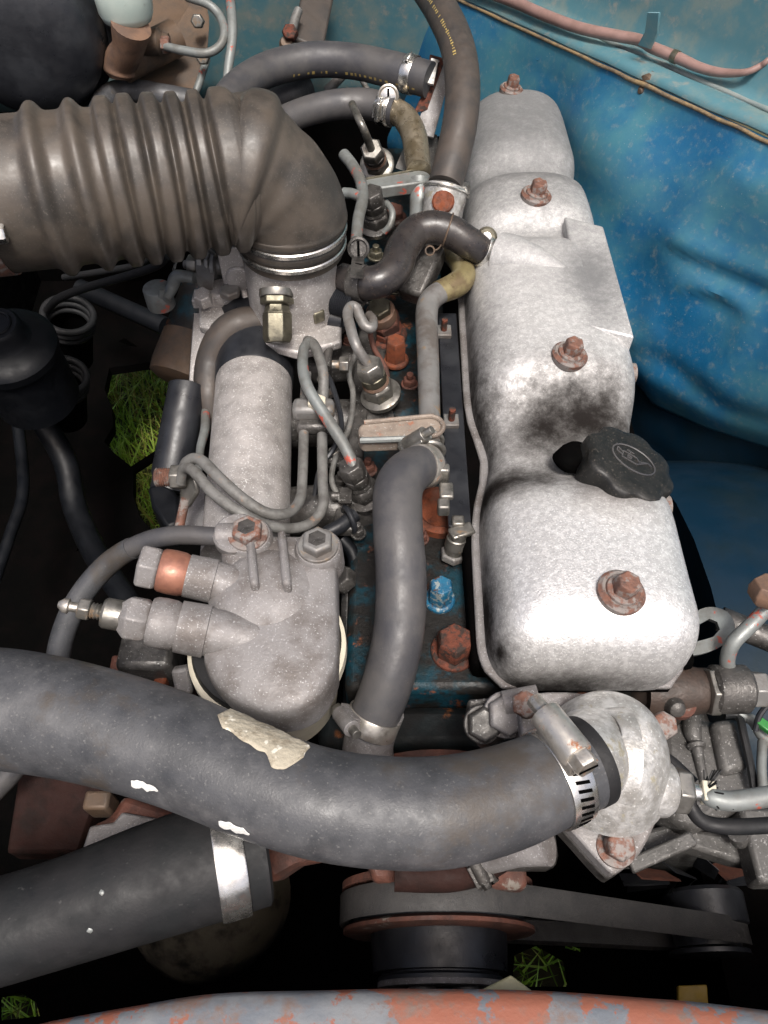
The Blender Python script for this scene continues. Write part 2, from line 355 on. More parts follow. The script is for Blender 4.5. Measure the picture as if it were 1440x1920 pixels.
# ------------------------------------------------------------------ helpers: hardware
def camref(p, d):
    n = CAM - p; return (n - d * n.dot(d)).normalized()
def clamp(path, u, label, wd=.012, ang=0, mats=('clamp steel', 'clamp steel', 'zinc steel'), slots=False, size=1., grp='hose clamps', tail=True, over=.0006, tilt=0):
    p, r, t = path.at(u)
    if tilt: t = (t + camref(p, t).cross(t) * tilt).normalized()
    n = camref(p, t); b = t.cross(n)
    th = thing('hose_clamp', label, 'hose clamp', grp)
    prof = [(-wd/2, r + over), (-wd/2, r + over + .0012), (-wd/2 + .001, r + over + .0016), (wd/2 - .001, r + over + .0016), (wd/2, r + over + .0012), (wd/2, r + over), (-wd/2, r + over)]
    part(th, 'band', lathe(p, t, prof, 56, False, False), M[mats[0]])
    n2 = n * math.cos(ang) + b * math.sin(ang); s = t.cross(n2)
    q = p + n2 * (r + over + .0055 * size)
    L = .026 * size; rr = .0062 * size
    hs = join(lathe(q - s * L * .5, s, [(0, rr), (L * .75, rr), (L * .8, rr * .9)], 18), box(q - n2 * .003 * size, wd * .95, L * .8, .006 * size, t, s, n2))
    part(th, 'screw_housing', hs, M[mats[1]], bev=.0006)
    sw = join(hexa(q + s * L * .28, s, rr * .82, .006 * size), rod(q - s * L * .78, q + s * L * .3, rr * .55, 10))
    so = part(th, 'screw', sw, M[mats[2]], bev=.0004)
    part(so, 'slot', box(q + s * (L * .28 + .0061 * size), rr * 1.3, .0012, .0012, t, s, n2), M['grime and shade black'])
    if slots:
        gs = []
        for k in range(14):
            a = ang + .55 + k * .17; m2 = n * math.cos(a) + b * math.sin(a); s2 = t.cross(m2)
            gs.append(box(p + m2 * (r + over + .0016), wd * .55, .0022, .0006, (t + s2 * .25).normalized(), s2, m2))
        part(th, 'thread_slots', join(*gs), M['grime and shade black'], stuff=True)
    return th
def screw_face(p, d, r): return box(p, r * 1.5, r * .25, .0008, *[v for v in frame(d)[:2]], d)

exec_parts = []

# ================================================================== GROUND
struct('ground', grid([[Vector((x, y, .02 * noise.noise(Vector((x, y, 0))) if abs(x) + abs(y) < 20 else 0)) for x in [-90, -40, -15, -6] + [i * .5 for i in range(-8, 9)] + [6, 15, 40, 90]] for y in [-90, -40, -15, -6] + [i * .5 for i in range(-8, 9)] + [6, 15, 40, 90]]), M['soil'])
def grass():
    V, Fc = [], []
    def blade(x, y):
        h = random.uniform(.05, .16); a = random.uniform(0, 6.28); le = random.uniform(.2, .95) * h; wd = random.uniform(.0016, .0034)
        dx, dy = math.cos(a), math.sin(a); k = len(V)
        for t in (0, .4, .75, 1):
            q = Vector((x + dx * le * t * t, y + dy * le * t * t, h * t * (1 - .25 * t))); s = Vector((-dy, dx, 0)) * wd * (1 - t)
            if t < 1: V.extend((q - s, q + s))
            else: V.append(q)
        Fc.extend(((k, k+1, k+3, k+2), (k+2, k+3, k+5, k+4), (k+4, k+5, k+6)))
    for i in range(16000): blade(random.uniform(-1.5, -.1), random.uniform(.9, 2.3))
    for i in range(9000): blade(random.uniform(-1.1, .9), random.uniform(-.5, .5))
    o = mk('grass', (V, Fc), M['grass']); o['kind'] = 'stuff'; return o
gr = grass(); gr['label'] = 'green and dry brown grass growing on the ground under the car'; gr['category'] = 'grass'

# ================================================================== CAR BODY
body = thing('car_body', 'blue painted rusty car body around the engine bay', 'car body')
# near-black sheet standing in for the deep shade below the engine, open in places so that the grass shows
zt = .40
def TP(L): return [P(x, y, zt) for x, y in L]
outer = [Vector((-1.0, -.42, zt)), Vector((1.0, -.42, zt)), Vector((1.0, 1.75, zt)), Vector((-1.0, 1.75, zt))]
holes = [TP([(205, 690), (330, 672), (345, 760), (330, 900), (330, 990), (290, 1000), (262, 968), (250, 930), (250, 878), (215, 850), (195, 828), (212, 800), (210, 765), (196, 730)]),
         TP([(222, 640), (234, 634), (258, 650), (240, 648)]), TP([(146, 528), (158, 516), (152, 536)]), TP([(142, 1034), (152, 1018), (156, 1030)]),
         TP([(-10, 1868), (40, 1862), (68, 1880), (75, 1905), (-10, 1915)]),
         TP([(965, 1790), (1010, 1770), (1062, 1800), (1070, 1850), (960, 1850)]), TP([(1058, 1765), (1096, 1776), (1092, 1786), (1060, 1778)])]
part(body, 'shade_sheet', prism([outer] + holes, Vector((0, 0, -.02))), M['grime and shade black'])
part(body, 'cross_bar', rod(P(215, 905, .34), P(330, 830, .34), .009), M['grime and shade black'])
# bulkhead behind the engine
fw = []
for i in range(15):
    x = -.95 + i * .09; fw.append([Vector((x, 1.44 - .09 * (z - .75) + .012 * noise.noise(Vector((x*4, z*4, 2))), z)) for z in [.78 + .06 * k for k in range(8)]])
part(body, 'lower_bulkhead', box(Vector((-.32, 1.45, .58)), 1.3, .02, .41), M['grime and shade black'])  # foot of the bulkhead blackened to paint in the shade there
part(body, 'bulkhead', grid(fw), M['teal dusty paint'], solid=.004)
# right-hand inner panel, running from the bulkhead forward
A0 = P(845, -12, .985); B0 = P(1470, 272, 1.02); tdir = (B0 - A0).normalized(); nh = Vector((tdir.y, -tdir.x, 0))
if nh.y > 0: nh = -nh
nP = (nh * math.cos(R(16)) + Z * math.sin(R(16))).normalized()
dn = (tdir.cross(nP)).normalized()
if dn.z > 0: dn = -dn
rows = []
LT = (B0 - A0).length
def bulge(s, v):
    b = .012 * noise.noise(Vector((s * 5, v * 6, 3)))
    b += .022 * math.exp(-((s - .47 - .25 * (v - .2)) / .10) ** 2) * (1 / (1 + math.exp(-(v - .06) * 60)))      # broad swelling
    b -= .018 * math.exp(-((s - .30 + .1 * v) / .05) ** 2) * min(1, v * 8)
    for L_, amp, wd_ in creases:
        b += amp * math.exp(-(seg_dist(s, v, L_) / wd_) ** 2)
    return b * min(1, max(0, v) * 22)
def panel_sv(x, y):
    q = PL(x, y, A0, nP) - A0; return q.dot(tdir), q.dot(dn)
def seg_dist(s, v, L_):
    m = 9
    for (a, b), (c, d) in zip(L_, L_[1:]):
        dx, dy = c - a, d - b; t = max(0, min(1, ((s - a) * dx + (v - b) * dy) / (dx * dx + dy * dy))); m = min(m, math.hypot(s - a - dx * t, v - b - dy * t))
    return m
creases = [([panel_sv(x, y) for x, y in L_], amp, wd_) for L_, amp, wd_ in (
    ([(1285, 478), (1340, 508), (1400, 532), (1460, 552)], -.0045, .010), ([(1300, 455), (1350, 482), (1460, 525)], .004, .014),
    ([(1225, 600), (1245, 555), (1275, 532), (1330, 540), (1395, 566), (1412, 592), (1395, 645), (1340, 705)], .0045, .009),
    ([(1250, 610), (1268, 568), (1300, 556), (1360, 575)], -.003, .012),
    ([(1175, 655), (1260, 690), (1300, 732), (1360, 772), (1460, 800)], -.008, .018), ([(1180, 740), (1300, 790), (1460, 870)], -.012, .05),
    ([(1010, 260), (1150, 400), (1190, 520)], -.007, .045), ([(1400, 330), (1330, 380), (1290, 440)], .016, .04))]
vb = sorted(panel_sv(x, y) for x, y in ((1060, 560), (1195, 770), (1290, 815), (1460, 872)))
def vbot(s):
    if s <= vb[0][0]: return vb[0][1]
    for (a, b), (c, d) in zip(vb, vb[1:]):
        if s <= c: return b + (d - b) * (s - a) / (c - a)
    return vb[-1][1] + (s - vb[-1][0]) * .4
for i in range(90):
    s = -.12 + i * (LT + .75) / 89
    vb_ = vbot(s); rows.append([A0 + tdir * s + dn * (v * vb_ / 49) + nP * (bulge(s, v * vb_ / 49) - .045 * max(0, (v / 49 - .80) / .20) ** 2) for v in range(50)])
part(body, 'inner_panel', grid(rows), M['blue body paint'], solid=.003)
on_panel = lambda x, y, up=0: PL(x, y, A0 + nP * up, nP)
rows = []
for i in range(60):
    s = .1 + i * (LT + .55) / 59; v0 = vbot(s)
    rows.append([A0 + tdir * s + dn * (v0 - .03 + .22 * k / 9) + nP * (-.046 - .05 * k / 9 + .006 * noise.noise(Vector((s * 9, k * .5, 4)))) for k in range(10)])
part(body, 'lower_panel', grid(rows), M['shaded blue paint'], solid=.003)  # shadow below the blue panel is painted by the darker blue
for x, y in ((930, 62), (1010, 108), (1090, 150), (1330, 262), (1400, 300), (1120, 330), (1330, 430), (1180, 560)):
    q = on_panel(x, y); part(body, 'spot_weld', lathe(q, nP, [(-.01, .005), (.001, .005), (.0018, .003), (.0012, .001)], 12), M['blue body paint'])
# folded flange along its top, with the sealed seam, and the cowl side above it
e2 = -nh
off = [(0, 0), (.010, .006), (.030, .007), (.040, .003), (.052, .008), (.060, .016), (.068, .05), (.082, .14), (.1, .26), (.12, .5)]
rows = [[A0 + tdir * s + e2 * a + Z * b + Z * .004 * noise.noise(Vector((s * 9, a * 20, 1))) for a, b in off] for s in [-.3 + i * .03 for i in range(56)]]
part(body, 'flange_panel', grid(rows), M['teal dusty paint'], solid=.003)
edge = [(A0 + tdir * s + nh * .002 + Z * (-.003 + .002 * noise.noise(Vector((s * 30, 2, 1)))), .0026 + .0012 * noise.noise(Vector((s * 60, 0, 3)))) for s in [-.25 + i * .03 for i in range(52)]]
part(body, 'flange_edge', tube(edge, 10, 3), M['brown sealant'])
seam = [(A0 + tdir * s + e2 * (.044 + .003 * noise.noise(Vector((s * 16, 5, 1)))) + Z * .007, .0035 + .0012 * noise.noise(Vector((s * 40, 0, 8)))) for s in [-.25 + i * .03 for i in range(52)]]
part(body, 'seam', tube(seam, 10, 3), M['seam sealer'])
# inner wheel arch low on the right, and the left side wall
rows = [[Vector((x, .43 + .40 * math.cos(a) , .32 + .40 * math.sin(a) + .02 * math.sin(x * 3))) for a in [R(-20 + 10 * k) for k in range(16)]] for x in [.37 + .04 * i for i in range(24)]]
g = grid(rows); k = len(rows[0]); cap = tuple(range(k)); g[1].append(cap)
part(body, 'wheel_arch', g, M['shaded blue paint'], smooth=50)
part(body, 'dark_corner_box', box(Vector((.50, .04, .52)), .30, .40, .10), M['grime and shade black'])  # box added only to make the right front corner go dark
rows = [[Vector((.54, y, z)) for z in (.38, .6, .95)] for y in (-.42, .0, .24)]
part(body, 'side_or_shade_panel', grid(rows), M['grime and shade black'], solid=.004)  # near-black wall added in place of the corner's shade
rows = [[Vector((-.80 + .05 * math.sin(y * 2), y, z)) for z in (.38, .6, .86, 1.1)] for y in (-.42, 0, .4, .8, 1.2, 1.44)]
part(body, 'side_or_shade_panel', grid(rows), M['deep black paint'], solid=.004)
# studs, plugs and screws in the panels
def body_screw(x, y, r, m, up=.004):
    p = on_panel(x, y, 0) ; part(body, 'plug', lathe(p, nP, [(-.01, px(p, r)), (.002, px(p, r)), (.004, px(p, r) * .7)], 16), M[m])
body_screw(1188, 487, 9, 'brown plate'); body_screw(1262, 665, 0.1, 'brown plate')
p = on_panel(1212, 158); part(body, 'drain_grommet', join(lathe(p, (nP - Z*.4), [(-.01, .013), (.003, .012), (.006, .008)], 14), lathe(p - dn * -.007, (nP - Z * .2), [(0, .007), (.006, .006), (.009, .003)], 10)), M['brown plate'])
for x, y in ((1395, 268), (1265, 465)):
    p = on_panel(x, y); part(body, 'weld_bump', lathe(p, nP, [(-.01, .008), (.003, .007), (.006, .002)], 12), M['blue body paint'])
p = PL(1424, 45, A0 + e2 * .085 + Z * .14, (nh * .99 + Z * .12).normalized()); npl = (nh * .95 + Z * .3).normalized()
sc1 = part(body, 'screw', cyl(p, npl, .010, .006), M['yellow zinc steel']); part(body, 'tab', bar(p - Z * .012 , p + nh * .004 - Z * .040, .012, .004, npl), M['seam sealer'], bev=.001)
part(sc1, 'slot', screw_face(p + npl * .0065, npl, .008), M['grime and shade black'])
# closed bonnet prop angle: the open bonnet leans back over the rear of the bay
bon = thing('bonnet', 'open blue bonnet raised behind the engine bay', 'bonnet')
hb, ht = Vector((0, 1.46, 1.16)), Vector((0, 1.0, 2.05)); bd = (ht - hb)
bonskin = [[Vector((x, 0, 0)) + hb + bd * t + Vector((0, .05 * math.sin(t * 3.1), 0)) * 1 for t in [i / 8 for i in range(9)]] for x in [-.78 + .13 * i for i in range(13)]]
part(bon, 'skin', grid(bonskin), M['shaded blue paint'], solid=.004)
for x in (-.5, 0, .5):
    part(bon, 'rib', bar(Vector((x, 0, 0)) + hb + bd * .06 + Vector((0, -.02, 0)), Vector((x, 0, 0)) + hb + bd * .94 + Vector((0, -.02, 0)), .06, .02, Y), M['shaded blue paint'], bev=.004)

# radiator support across the front
rs = thing('radiator_support', 'flaking grey and rusty front panel edge at the bottom of the engine bay', 'front panel')
ye = lambda x: P(x, {0: 1935, 100: 1912, 250: 1885, 400: 1862, 600: 1856, 720: 1853, 800: 1853, 1000: 1856, 1200: 1869, 1440: 1893}[x], .93)
xs = [0, 100, 250, 400, 600, 720, 800, 1000, 1200, 1440]
crest = [ye(x) for x in xs]; crest = [crest[0] + Vector((-.25, -.05, 0))] + crest + [crest[-1] + Vector((.25, -.03, 0))]
cp = Path([(c, 1) for c in crest], 8)
rows = [[q + Vector((0, -.10, -.002)), q + Vector((0, -.06, .004)), q + Vector((0, -.028, .006)), q + Vector((0, -.010, .004)), q + Vector((0, -.003, .0)), q + Vector((0, 0, -.006)), q + Vector((0, .001, -.02)), q + Vector((0, -.002, -.05))] for q in cp.p]
part(rs, 'radiator_core', box(Vector((0, -.055, .66)), 1.5, .05, .50), M['grime and shade black'])
part(rs, 'top_rail', grid(rows), M['radiator support paint'], smooth=60)
p = P(958, 1848, .90); solo('shroud_tab', prism([P(890, 1862, .90), P(958, 1828, .90), P(1004, 1862, .90), P(960, 1880, .90)], Vector((0, 0, -.006))), M['olive plastic'], 'pale olive plastic corner poking up behind the front panel below the pulley', 'plastic tab', bev=.001)
solo('yellow_tag', prism([P(1272, 1848, .72), P(1326, 1846, .72), P(1330, 1900, .72), P(1272, 1900, .72)], Vector((0, 0, -.006))), M['yellow paint'], 'yellow tag low behind the front panel under the belt end', 'tag', bev=.001)

# ================================================================== CYLINDER HEAD AND BLOCK
eng = thing('engine_block', 'teal painted rusty engine block and cylinder head', 'engine')
zh = .845
def rough_box(x0, x1, y0, y1, z0, z1, m, name, n=14, amp=.003):
    part(eng, name, join(box(Vector(((x0+x1)/2, (y0+y1)/2, (z0+z1)/2)), x1-x0, y1-y0, z1-z0)), m, bev=.008)
rough_box(-.035, .265, .262, 1.19, .70, zh, M['engine teal paint'], 'cylinder_head')
rough_box(-.045, .25, .27, 1.17, .42, .70, M['engine teal paint'], 'block')
rough_box(.076, .270, .272, 1.165, zh - .002, .878, M['grime and shade black'], 'head_deck')
rows = [[Vector((x, .262 - .014 - .02 * (z < .8), z)) for z in (.70, .76, .82)] for x in (-.01, .05, .11, .2)]
part(eng, 'front_cover', prism([Vector((-.06, .262, .815)), Vector((.25, .262, .815)), Vector((.24, .262, .5)), Vector((-.05, .262, .5))], Vector((0, -.04, 0))), M['engine dark'], bev=.01)
def head_bolt(x, y, d, m, name, zb=zh, h=.016, fl=True, tilt=Z, r=None):
    p = P(x, y, zb + h * .6); p.z = zb - .001; r = px(p, d) / 2
    g = hexa(p + tilt * .004, tilt, r * .92, h) 
    if fl: g = join(g, lathe(p, tilt, [(0, r * 1.12), (.004, r * 1.12), (.006, r * .95)], 28))
    return part(eng, name, g, M[m], bev=.0008)
head_bolt(826, 1110, 52, 'bright blue bolt paint', 'bolt', h=.026).__setitem__('label', 'bright blue painted bolt beside the valve cover')
head_bolt(852, 1208, 76, 'red rust', 'bolt', h=.024).__setitem__('label', 'large rusty red bolt near the front of the head')
head_bolt(742, 655, 44, 'orange rust', 'bolt', zb=.85, h=.030).__setitem__('label', 'orange rusty bolt beside the steel pipe')
head_bolt(722, 620, 74, 'red rust', 'bolt', zb=.845, h=.012)
head_bolt(808, 395, 40, 'red rust', 'bolt', zb=.845, h=.02)
head_bolt(735, 400, 50, 'rusty casting', 'bolt', zb=.845, h=.014)
p = P(826, 960, .85); part(eng, 'core_plug', lathe(p, Z, [(-.005, .030), (.004, .030), (.007, .024), (.002, .020)], 28), M['orange rust'])
p = P(852, 1335, .80); part(eng, 'rust_scab', lathe(P(842, 1300, .80), (-Y + Z * .5), [(-.01, .03), (.004, .028), (.008, .012)], 9), M['orange rust'])
# brown plug with a brass cap, behind the steel pipe
p = P(722, 610, .86); d = Vector((-.2, -.3, 1)).normalized()
sen = thing('coolant_plug', 'rusty brown plug with brass top between the hose and steel pipe', 'plug')
part(sen, 'base', hexa(p, d, .021, .018), M['rusty casting'], bev=.001); part(sen, 'body', cyl(p + d * .018, d, .018, .014), M['brown cylinder']); part(sen, 'cap', hexa(p + d * .032, d, .015, .010), M['yellow zinc steel'], bev=.001)
# black rail along the cover, with clips
rail = thing('bracket_rail', 'flat black rail along the left side of the valve cover', 'rail')
ra, rb = P(838, 590, .882), P(862, 990, .882)
part(rail, 'strip', bar(ra, rb, px(ra.lerp(rb, .7), 40), .005), M['black paint'], bev=.001)
for x, y in ((832, 622), (846, 790)):
    p = P(x, y, .887); cl = part(rail, 'clip', box(p, px(p, 28), px(p, 30), .006), M['grey steel pipe'], bev=.001); part(cl, 'stud', rod(p, p + Z * .018, .0035), M['red rust'])
# bleed stud in front
st = thing('corroded_stud', 'corroded grey stud with broken strap beside the valve cover', 'stud')
p = P(848, 1045, .85); d = Vector((.12, .25, 1)).normalized()
part(st, 'base', hexa(p, d, px(p, 25), .008), M['grey steel pipe'], bev=.001); part(st, 'shaft', lathe(p + d * .008, d, [(0, .0095), (.006, .009), (.007, .0105), (.018, .010), (.019, .009), (.027, .0085)], 16), M['zinc steel'])
q = p + d * .034; part(st, 'strap_end', join(box(q + X * .003, .024, .014, .006, (X + Y*.4).normalized(), (Y - X*.4).normalized()), box(q + Y * .01, .012, .012, .012)), M['zinc steel'], bev=.002)

# ================================================================== VALVE COVER
vc = thing('valve_cover', 'long cast aluminium valve cover with rusty bolts on top of the engine', 'valve cover')
Y0, Y1, zb = .248, 1.178, .878
def lobes(y, L): return sum(a * math.exp(-((y - c) / s) ** 2) for c, s, a in L)
def cov(y, u, grow=0.):
    f = (y - Y0) / (Y1 - Y0)
    cx = .169 + .024 * f
    W = .0830 + .0015 * f - .011 * max(0, f - .6) / .4 - .008 * math.exp(-((y-.49)/.05)**2)
    H = .078 - .004 * f
    e = .50 + .34 * f
    H *= 1 - .40 * math.exp(-abs((y - .486) / .066) ** 4) - lobes(y, [(.812, .026, .24), (.968, .030, .38)]); W *= 1 - lobes(y, [(.488, .045, .08), (.812, .024, .05), (.968, .026, .08)])
    a, b = y - Y0, Y1 - y
    def end(t, r, p): return 1 if t >= r else max(0, (1 - (1 - max(0, t) / r) ** p)) ** (1 / p)
    H *= end(a, .055, 2.6) * end(b, .042, 2.8)
    W *= (.55 + .45 * end(a, .05, 2.6)) * (.45 + .55 * end(b, .06, 2.6))
    W += grow
    ang = math.pi * (1 - u)
    c, s = math.cos(ang), math.sin(ang)
    x = cx + W * math.copysign(abs(c) ** e, c); z = zb + H * abs(s) ** (e * .92)
    x += .010 * (z - zb) / .075 * (1 if c > 0 else .6)
    return Vector((x, y, z))
ys = [Y0 + (Y1 - Y0) * i / 170 for i in range(171)]
ys = [Y0, Y0 + .0012, Y0 + .0026] + ys[1:-1] + [Y1 - .003, Y1 - .0012, Y1]
rows = [[cov(y, .5 - .5 * math.cos(math.pi * k / 56)) + Vector((0, 0, .0012 * noise.noise(Vector((y * 14, k * .2, 1))))) for k in range(57)] for y in ys]
g = grid(rows); n = 57; g[1].append(tuple(range(n))); g[1].append(tuple((len(rows)-1) * n + k for k in range(n)))
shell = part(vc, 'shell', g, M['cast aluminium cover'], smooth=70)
# flange all round at the foot
out = [cov(y, 0) + Vector((-.007, 0, 0)) for y in ys[4:16] + ys[17:-17:5] + ys[-16:-3]] + [cov(y, 1) + Vector((.006, 0, 0)) for y in ys[4:16] + ys[17:-17:5] + ys[-16:-3]][::-1]
out[0] += Vector((.01, -.01, 0)); out[-1] += Vector((-.01, -.01, 0))
part(vc, 'flange', prism([Vector((p.x, p.y, zb - .001)) for p in out], Vector((0, 0, .006))), M['brown aluminium'], bev=.002)
part(vc, 'gasket', prism([Vector((p.x, p.y, zb - .005)) for p in out], Vector((0, 0, .0039))), M['grime and shade black'])
# flat raised pad with square corners on the right
pad = [P(1058, 405, .9505), P(1132, 424, .954), P(1190, 632, .953), P(1104, 612, .9535)]
padn = (pad[1] - pad[0]).cross(pad[3] - pad[0]).normalized()
if padn.z < 0: padn = -padn
pv = [p for p in pad]
def quadslab(q, drop):
    low = [p - Z * drop + Vector((.006, 0, 0)) * 0 for p in q]
    return q + low, [(0,1,2,3), (7,6,5,4), (0,4,5,1), (1,5,6,2), (2,6,7,3), (3,7,4,0)]
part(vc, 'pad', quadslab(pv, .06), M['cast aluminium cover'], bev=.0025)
# breather outlet on the left
bo, be = P(934, 480, .938), P(1075, 512, .949); bdir = (be - bo).normalized()
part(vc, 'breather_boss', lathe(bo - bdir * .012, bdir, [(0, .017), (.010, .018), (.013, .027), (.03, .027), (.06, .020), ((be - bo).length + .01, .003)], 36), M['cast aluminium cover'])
for i, (x, y, d) in enumerate(((958, 170, 44), (1004, 372, 58), (1066, 672, 68), (1160, 1118, 92))):
    p = P(x, y, .95); yy = p.y
    # on the crown
    best = min((cov(yy, k / 200) for k in range(60, 170)), key=lambda q: abs(q.x - p.x)); p = Vector((p.x, yy, best.z - .001)); r = px(p, d) / 2
    tl = (Z + X * .12 - Y * .05).normalized()
    b = part(vc, 'bolt', join(hexa(p + tl * .007, tl, r * .54, .014), lathe(p, tl, [(.004, r * .72), (.008, r * .70), (.0085, r * .5)], 28)), M['rusty bolt'], bev=.0008)
    part(b, 'washer', lathe(p, tl, [(-.004, r * .95), (.001, r), (.0035, r), (.006, r * .86), (.005, r * .7)], 36), M['rusty bolt'] if i else M['rusty bolt'])
for x, y, z in ((1176, 700, .90), (1238, 950, .895)):
    p = P(x, y, z); part(vc, 'side_bolt', lathe(p - X * .012, X, [(0, .018), (.004, .018), (.006, .012), (.02, .011)], 20), M['rusty bolt'])

# oil filler cap
oc = thing('oil_filler_cap', 'black scalloped oil filler cap with oil can symbol on the valve cover', 'oil cap')
co = P(1160, 893, .935); cn = (Z + X * .34 + Y * .06).normalized(); ca = (X - cn * X.dot(cn)).normalized(); cb = cn.cross(ca); cr = px(co, 184) / 2
def scal(r, h, e=1.0):
    L = []
    for k in range(120):
        a = 2 * math.pi * k / 120; s = 1 - .095 * e * (.5 + .5 * math.cos(8 * a + .6)) ** 1.6
        L.append(co + (ca * math.cos(a) + cb * math.sin(a)) * r * s + cn * h)
    return L
rings = [scal(cr * .96, -.008), scal(cr, -.003), scal(cr, .0165), scal(cr * .985, .019), scal(cr * .94, .0205, .9), scal(cr * .80, .0215, .4), scal(cr * .58, .022, 0)]
V = [p for r_ in rings for p in r_]; Fc = []
for i in range(len(rings) - 1):
    for k in range(120): Fc.append((i*120+k, i*120+(k+1) % 120, (i+1)*120+(k+1) % 120, (i+1)*120+k))
Fc.append(tuple(6*120+k for k in range(120))); Fc.append(tuple(range(120))[::-1])
part(oc, 'cap', (V, Fc), M['black plastic cap'], smooth=45)
part(oc, 'neck', lathe(co - cn * .035, cn, [(0, cr * .7), (.034, cr * .66)], 36), M['oily aluminium'])
lg = co - ca * cr * .95 + cb * .014 - cn * .010
part(oc, 'oily_lump', sweep([lg + cn * z_ for z_ in (0, .006, .012, .017, .019)], [.016, .016, .0145, .010, .003], 22, wob=.6), M['grime and shade black'], smooth=80)
ec = co + cn * .0222 + ca * .002 + cb * .002; ea = (ca * .9 - cb * .42).normalized(); eb = cn.cross(ea)
rim = lathe(ec, cn, [(0, .0), (0, .0)], 3, False, False)
er = []
for k in range(49):
    a = 2 * math.pi * k / 48; er.append((ec + ea * math.cos(a) * .0215 + eb * math.sin(a) * .0155, .0008))
emb = part(oc, 'emblem_rim', tube(er, 6, 2, False), M['grey hose rubber'])
def strokes(L, w_=.0007):
    gs = []
    for l in L:
        for (x0, y0), (x1, y1) in zip(l, l[1:]): gs.append(bar(ec + ea * x0 + eb * y0, ec + ea * x1 + eb * y1, w_ * 1.4, .0014, cn))
    return join(*gs)
k_ = .00125
part(oc, 'oil_can_symbol', strokes([[(-9*k_, 3*k_), (-9*k_, -4*k_), (3*k_, -4*k_), (11*k_, 4*k_), (14*k_, 2.5*k_)], [(-9*k_, 3*k_), (2*k_, 3*k_), (4*k_, 0), (11*k_, 4*k_)], [(-4*k_, 3*k_), (-4*k_, 6*k_)], [(-7*k_, 6*k_), (-1*k_, 6*k_)], [(-9*k_, 1*k_), (-14*k_, 4*k_), (-14*k_, 0), (-9*k_, -2*k_)], [(-5*k_, -1.5*k_), (-5*k_, .8*k_), (-2*k_, .8*k_), (-2*k_, -1.5*k_), (-5*k_, -1.5*k_)]]), M['grey hose rubber'])

# ================================================================== AIR DUCT AND THROTTLE
duct = thing('air_intake_duct', 'big dusty ribbed rubber air duct bending down into the throttle body', 'air duct')
C = P(534, 323, 1.069)
def DP(x, y, z, r): return (P(x, y, z), r)
dl = [DP(-260, 388, 1.085, .068), DP(-80, 376, 1.08, .068), DP(80, 362, 1.078, .068), DP(250, 344, 1.074, .067), DP(360, 334, 1.07, .066)]
er_, ec_ = .044, Vector((C.x - .044, C.y, 1.069 - .044))
st_ = ec_ + Z * er_
lead = Path(dl + [(P(430, 325, 1.07), .066), (st_, .066)], 12)
lead_n = len(lead.p); dl = list(zip(lead.p, lead.r))[:-1:3]
for k in range(0, 31):
    t = R(90) * k / 30; q = math.sin(2 * t)
    dl.append((ec_ + Vector((math.sin(t), 0, math.cos(t))) * (er_ - .003 * q), .066 - .004 * q - .0065 * (k / 30) ** 1.5))
for k in range(1, 9): dl.append((Vector((C.x - .0001 * k, C.y - .0001 * k, ec_.z - .0056 * k)), .0595 - .0045 * k / 8))
dp = Path(dl, 16)
elb = dp.near(st_) * dp.len
UOF = {}
def uof(x):                       # path position whose axis shows at photo column x
    best = None
    for i, q in enumerate(dp.p):
        v = q - CAM; s = 720 + F * v.x / v.dot(FWD)
        if s > x: return dp.l[i]
    return dp.len
ribs = [uof(x) for x in (98, 166, 222, 262, 304, 347, 391, 430, 466)]
rr = []
for i, l in enumerate(dp.l):
    r = dp.r[i]
    for k, s in enumerate(ribs):
        wd = .0072 if k < 2 else .0080
        t = abs(l - s) / wd
        r += (.0088 if k < 3 else .0096) * math.exp(-t ** (2.6 if k < 2 else 5))
    s = elb + .014; r += .0040 * math.exp(-abs((l - s) / .010) ** 3)
    s = dp.len - .075; r += .0012 * math.exp(-((l - s) / .006) ** 2)
    for m_ in (dp.len - .022, dp.len - .040): r += .0016 * math.exp(-abs((l - m_) / .004) ** 4)
    rr.append(r)
dv, df = sweep(dp.p, rr, 80)
for i, l in enumerate(dp.l):                      # keep the inside of the tight elbow from folding over itself
    if l > elb:
        c_ = dp.p[i] - ec_; c_.y = 0
        if c_.length < .12 and dp.p[i].z > ec_.z - .001:
            c_.normalize()
            for k in range(i * 80, i * 80 + 80):
                q = (dv[k] - ec_).dot(c_)
                if q < .002: dv[k] = dv[k] + c_ * (.002 - q)
part(duct, 'hose', (dv, df), M['dusty ribbed rubber'], smooth=80)
tp, tr, tt = dp.at(.995)
for k, uu in enumerate((.030, .012)):
    q = dp.p[-1] - tt * uu
    part(duct, 'band', lathe(q, tt, [(-.003, tr + .0018 + uu*.06), (-.002, tr + .0032 + uu*.06), (.002, tr + .0032 + uu*.06), (.003, tr + .0018 + uu*.06)], 64, False, False), M['clamp steel'])
p, r_, t = dp.at(uof(4) / dp.len); n_ = camref(p, t); b_ = t.cross(n_)
dc = thing('duct_clamp', 'metal clamp with bright screw at the left end of the ribbed duct', 'hose clamp')
part(dc, 'band', lathe(p - t * .012, t, [(-.008, r_ + .0005), (-.008, r_ + .0022), (.008, r_ + .0022), (.008, r_ + .0005)], 72, False, False), M['rusty bolt'])
q = P(10, 436, 1.0); q = p + (n_ * math.cos(.42) + b_ * math.sin(.42)) * (r_ + .004)
sdn = (q - p).normalized(); ss = t.cross(sdn).normalized()
part(dc, 'screw', join(rod(q - t * .016, q + t * .012, .0065, 16), hexa(q + t * .004, t, .0085, .008)), M['clamp steel'])
part(dc, 'lug', bar(q - ss * .014 - t * .010, q + ss * .016 - t * .010, .016, .006, sdn), M['rusty bolt'], bev=.001)

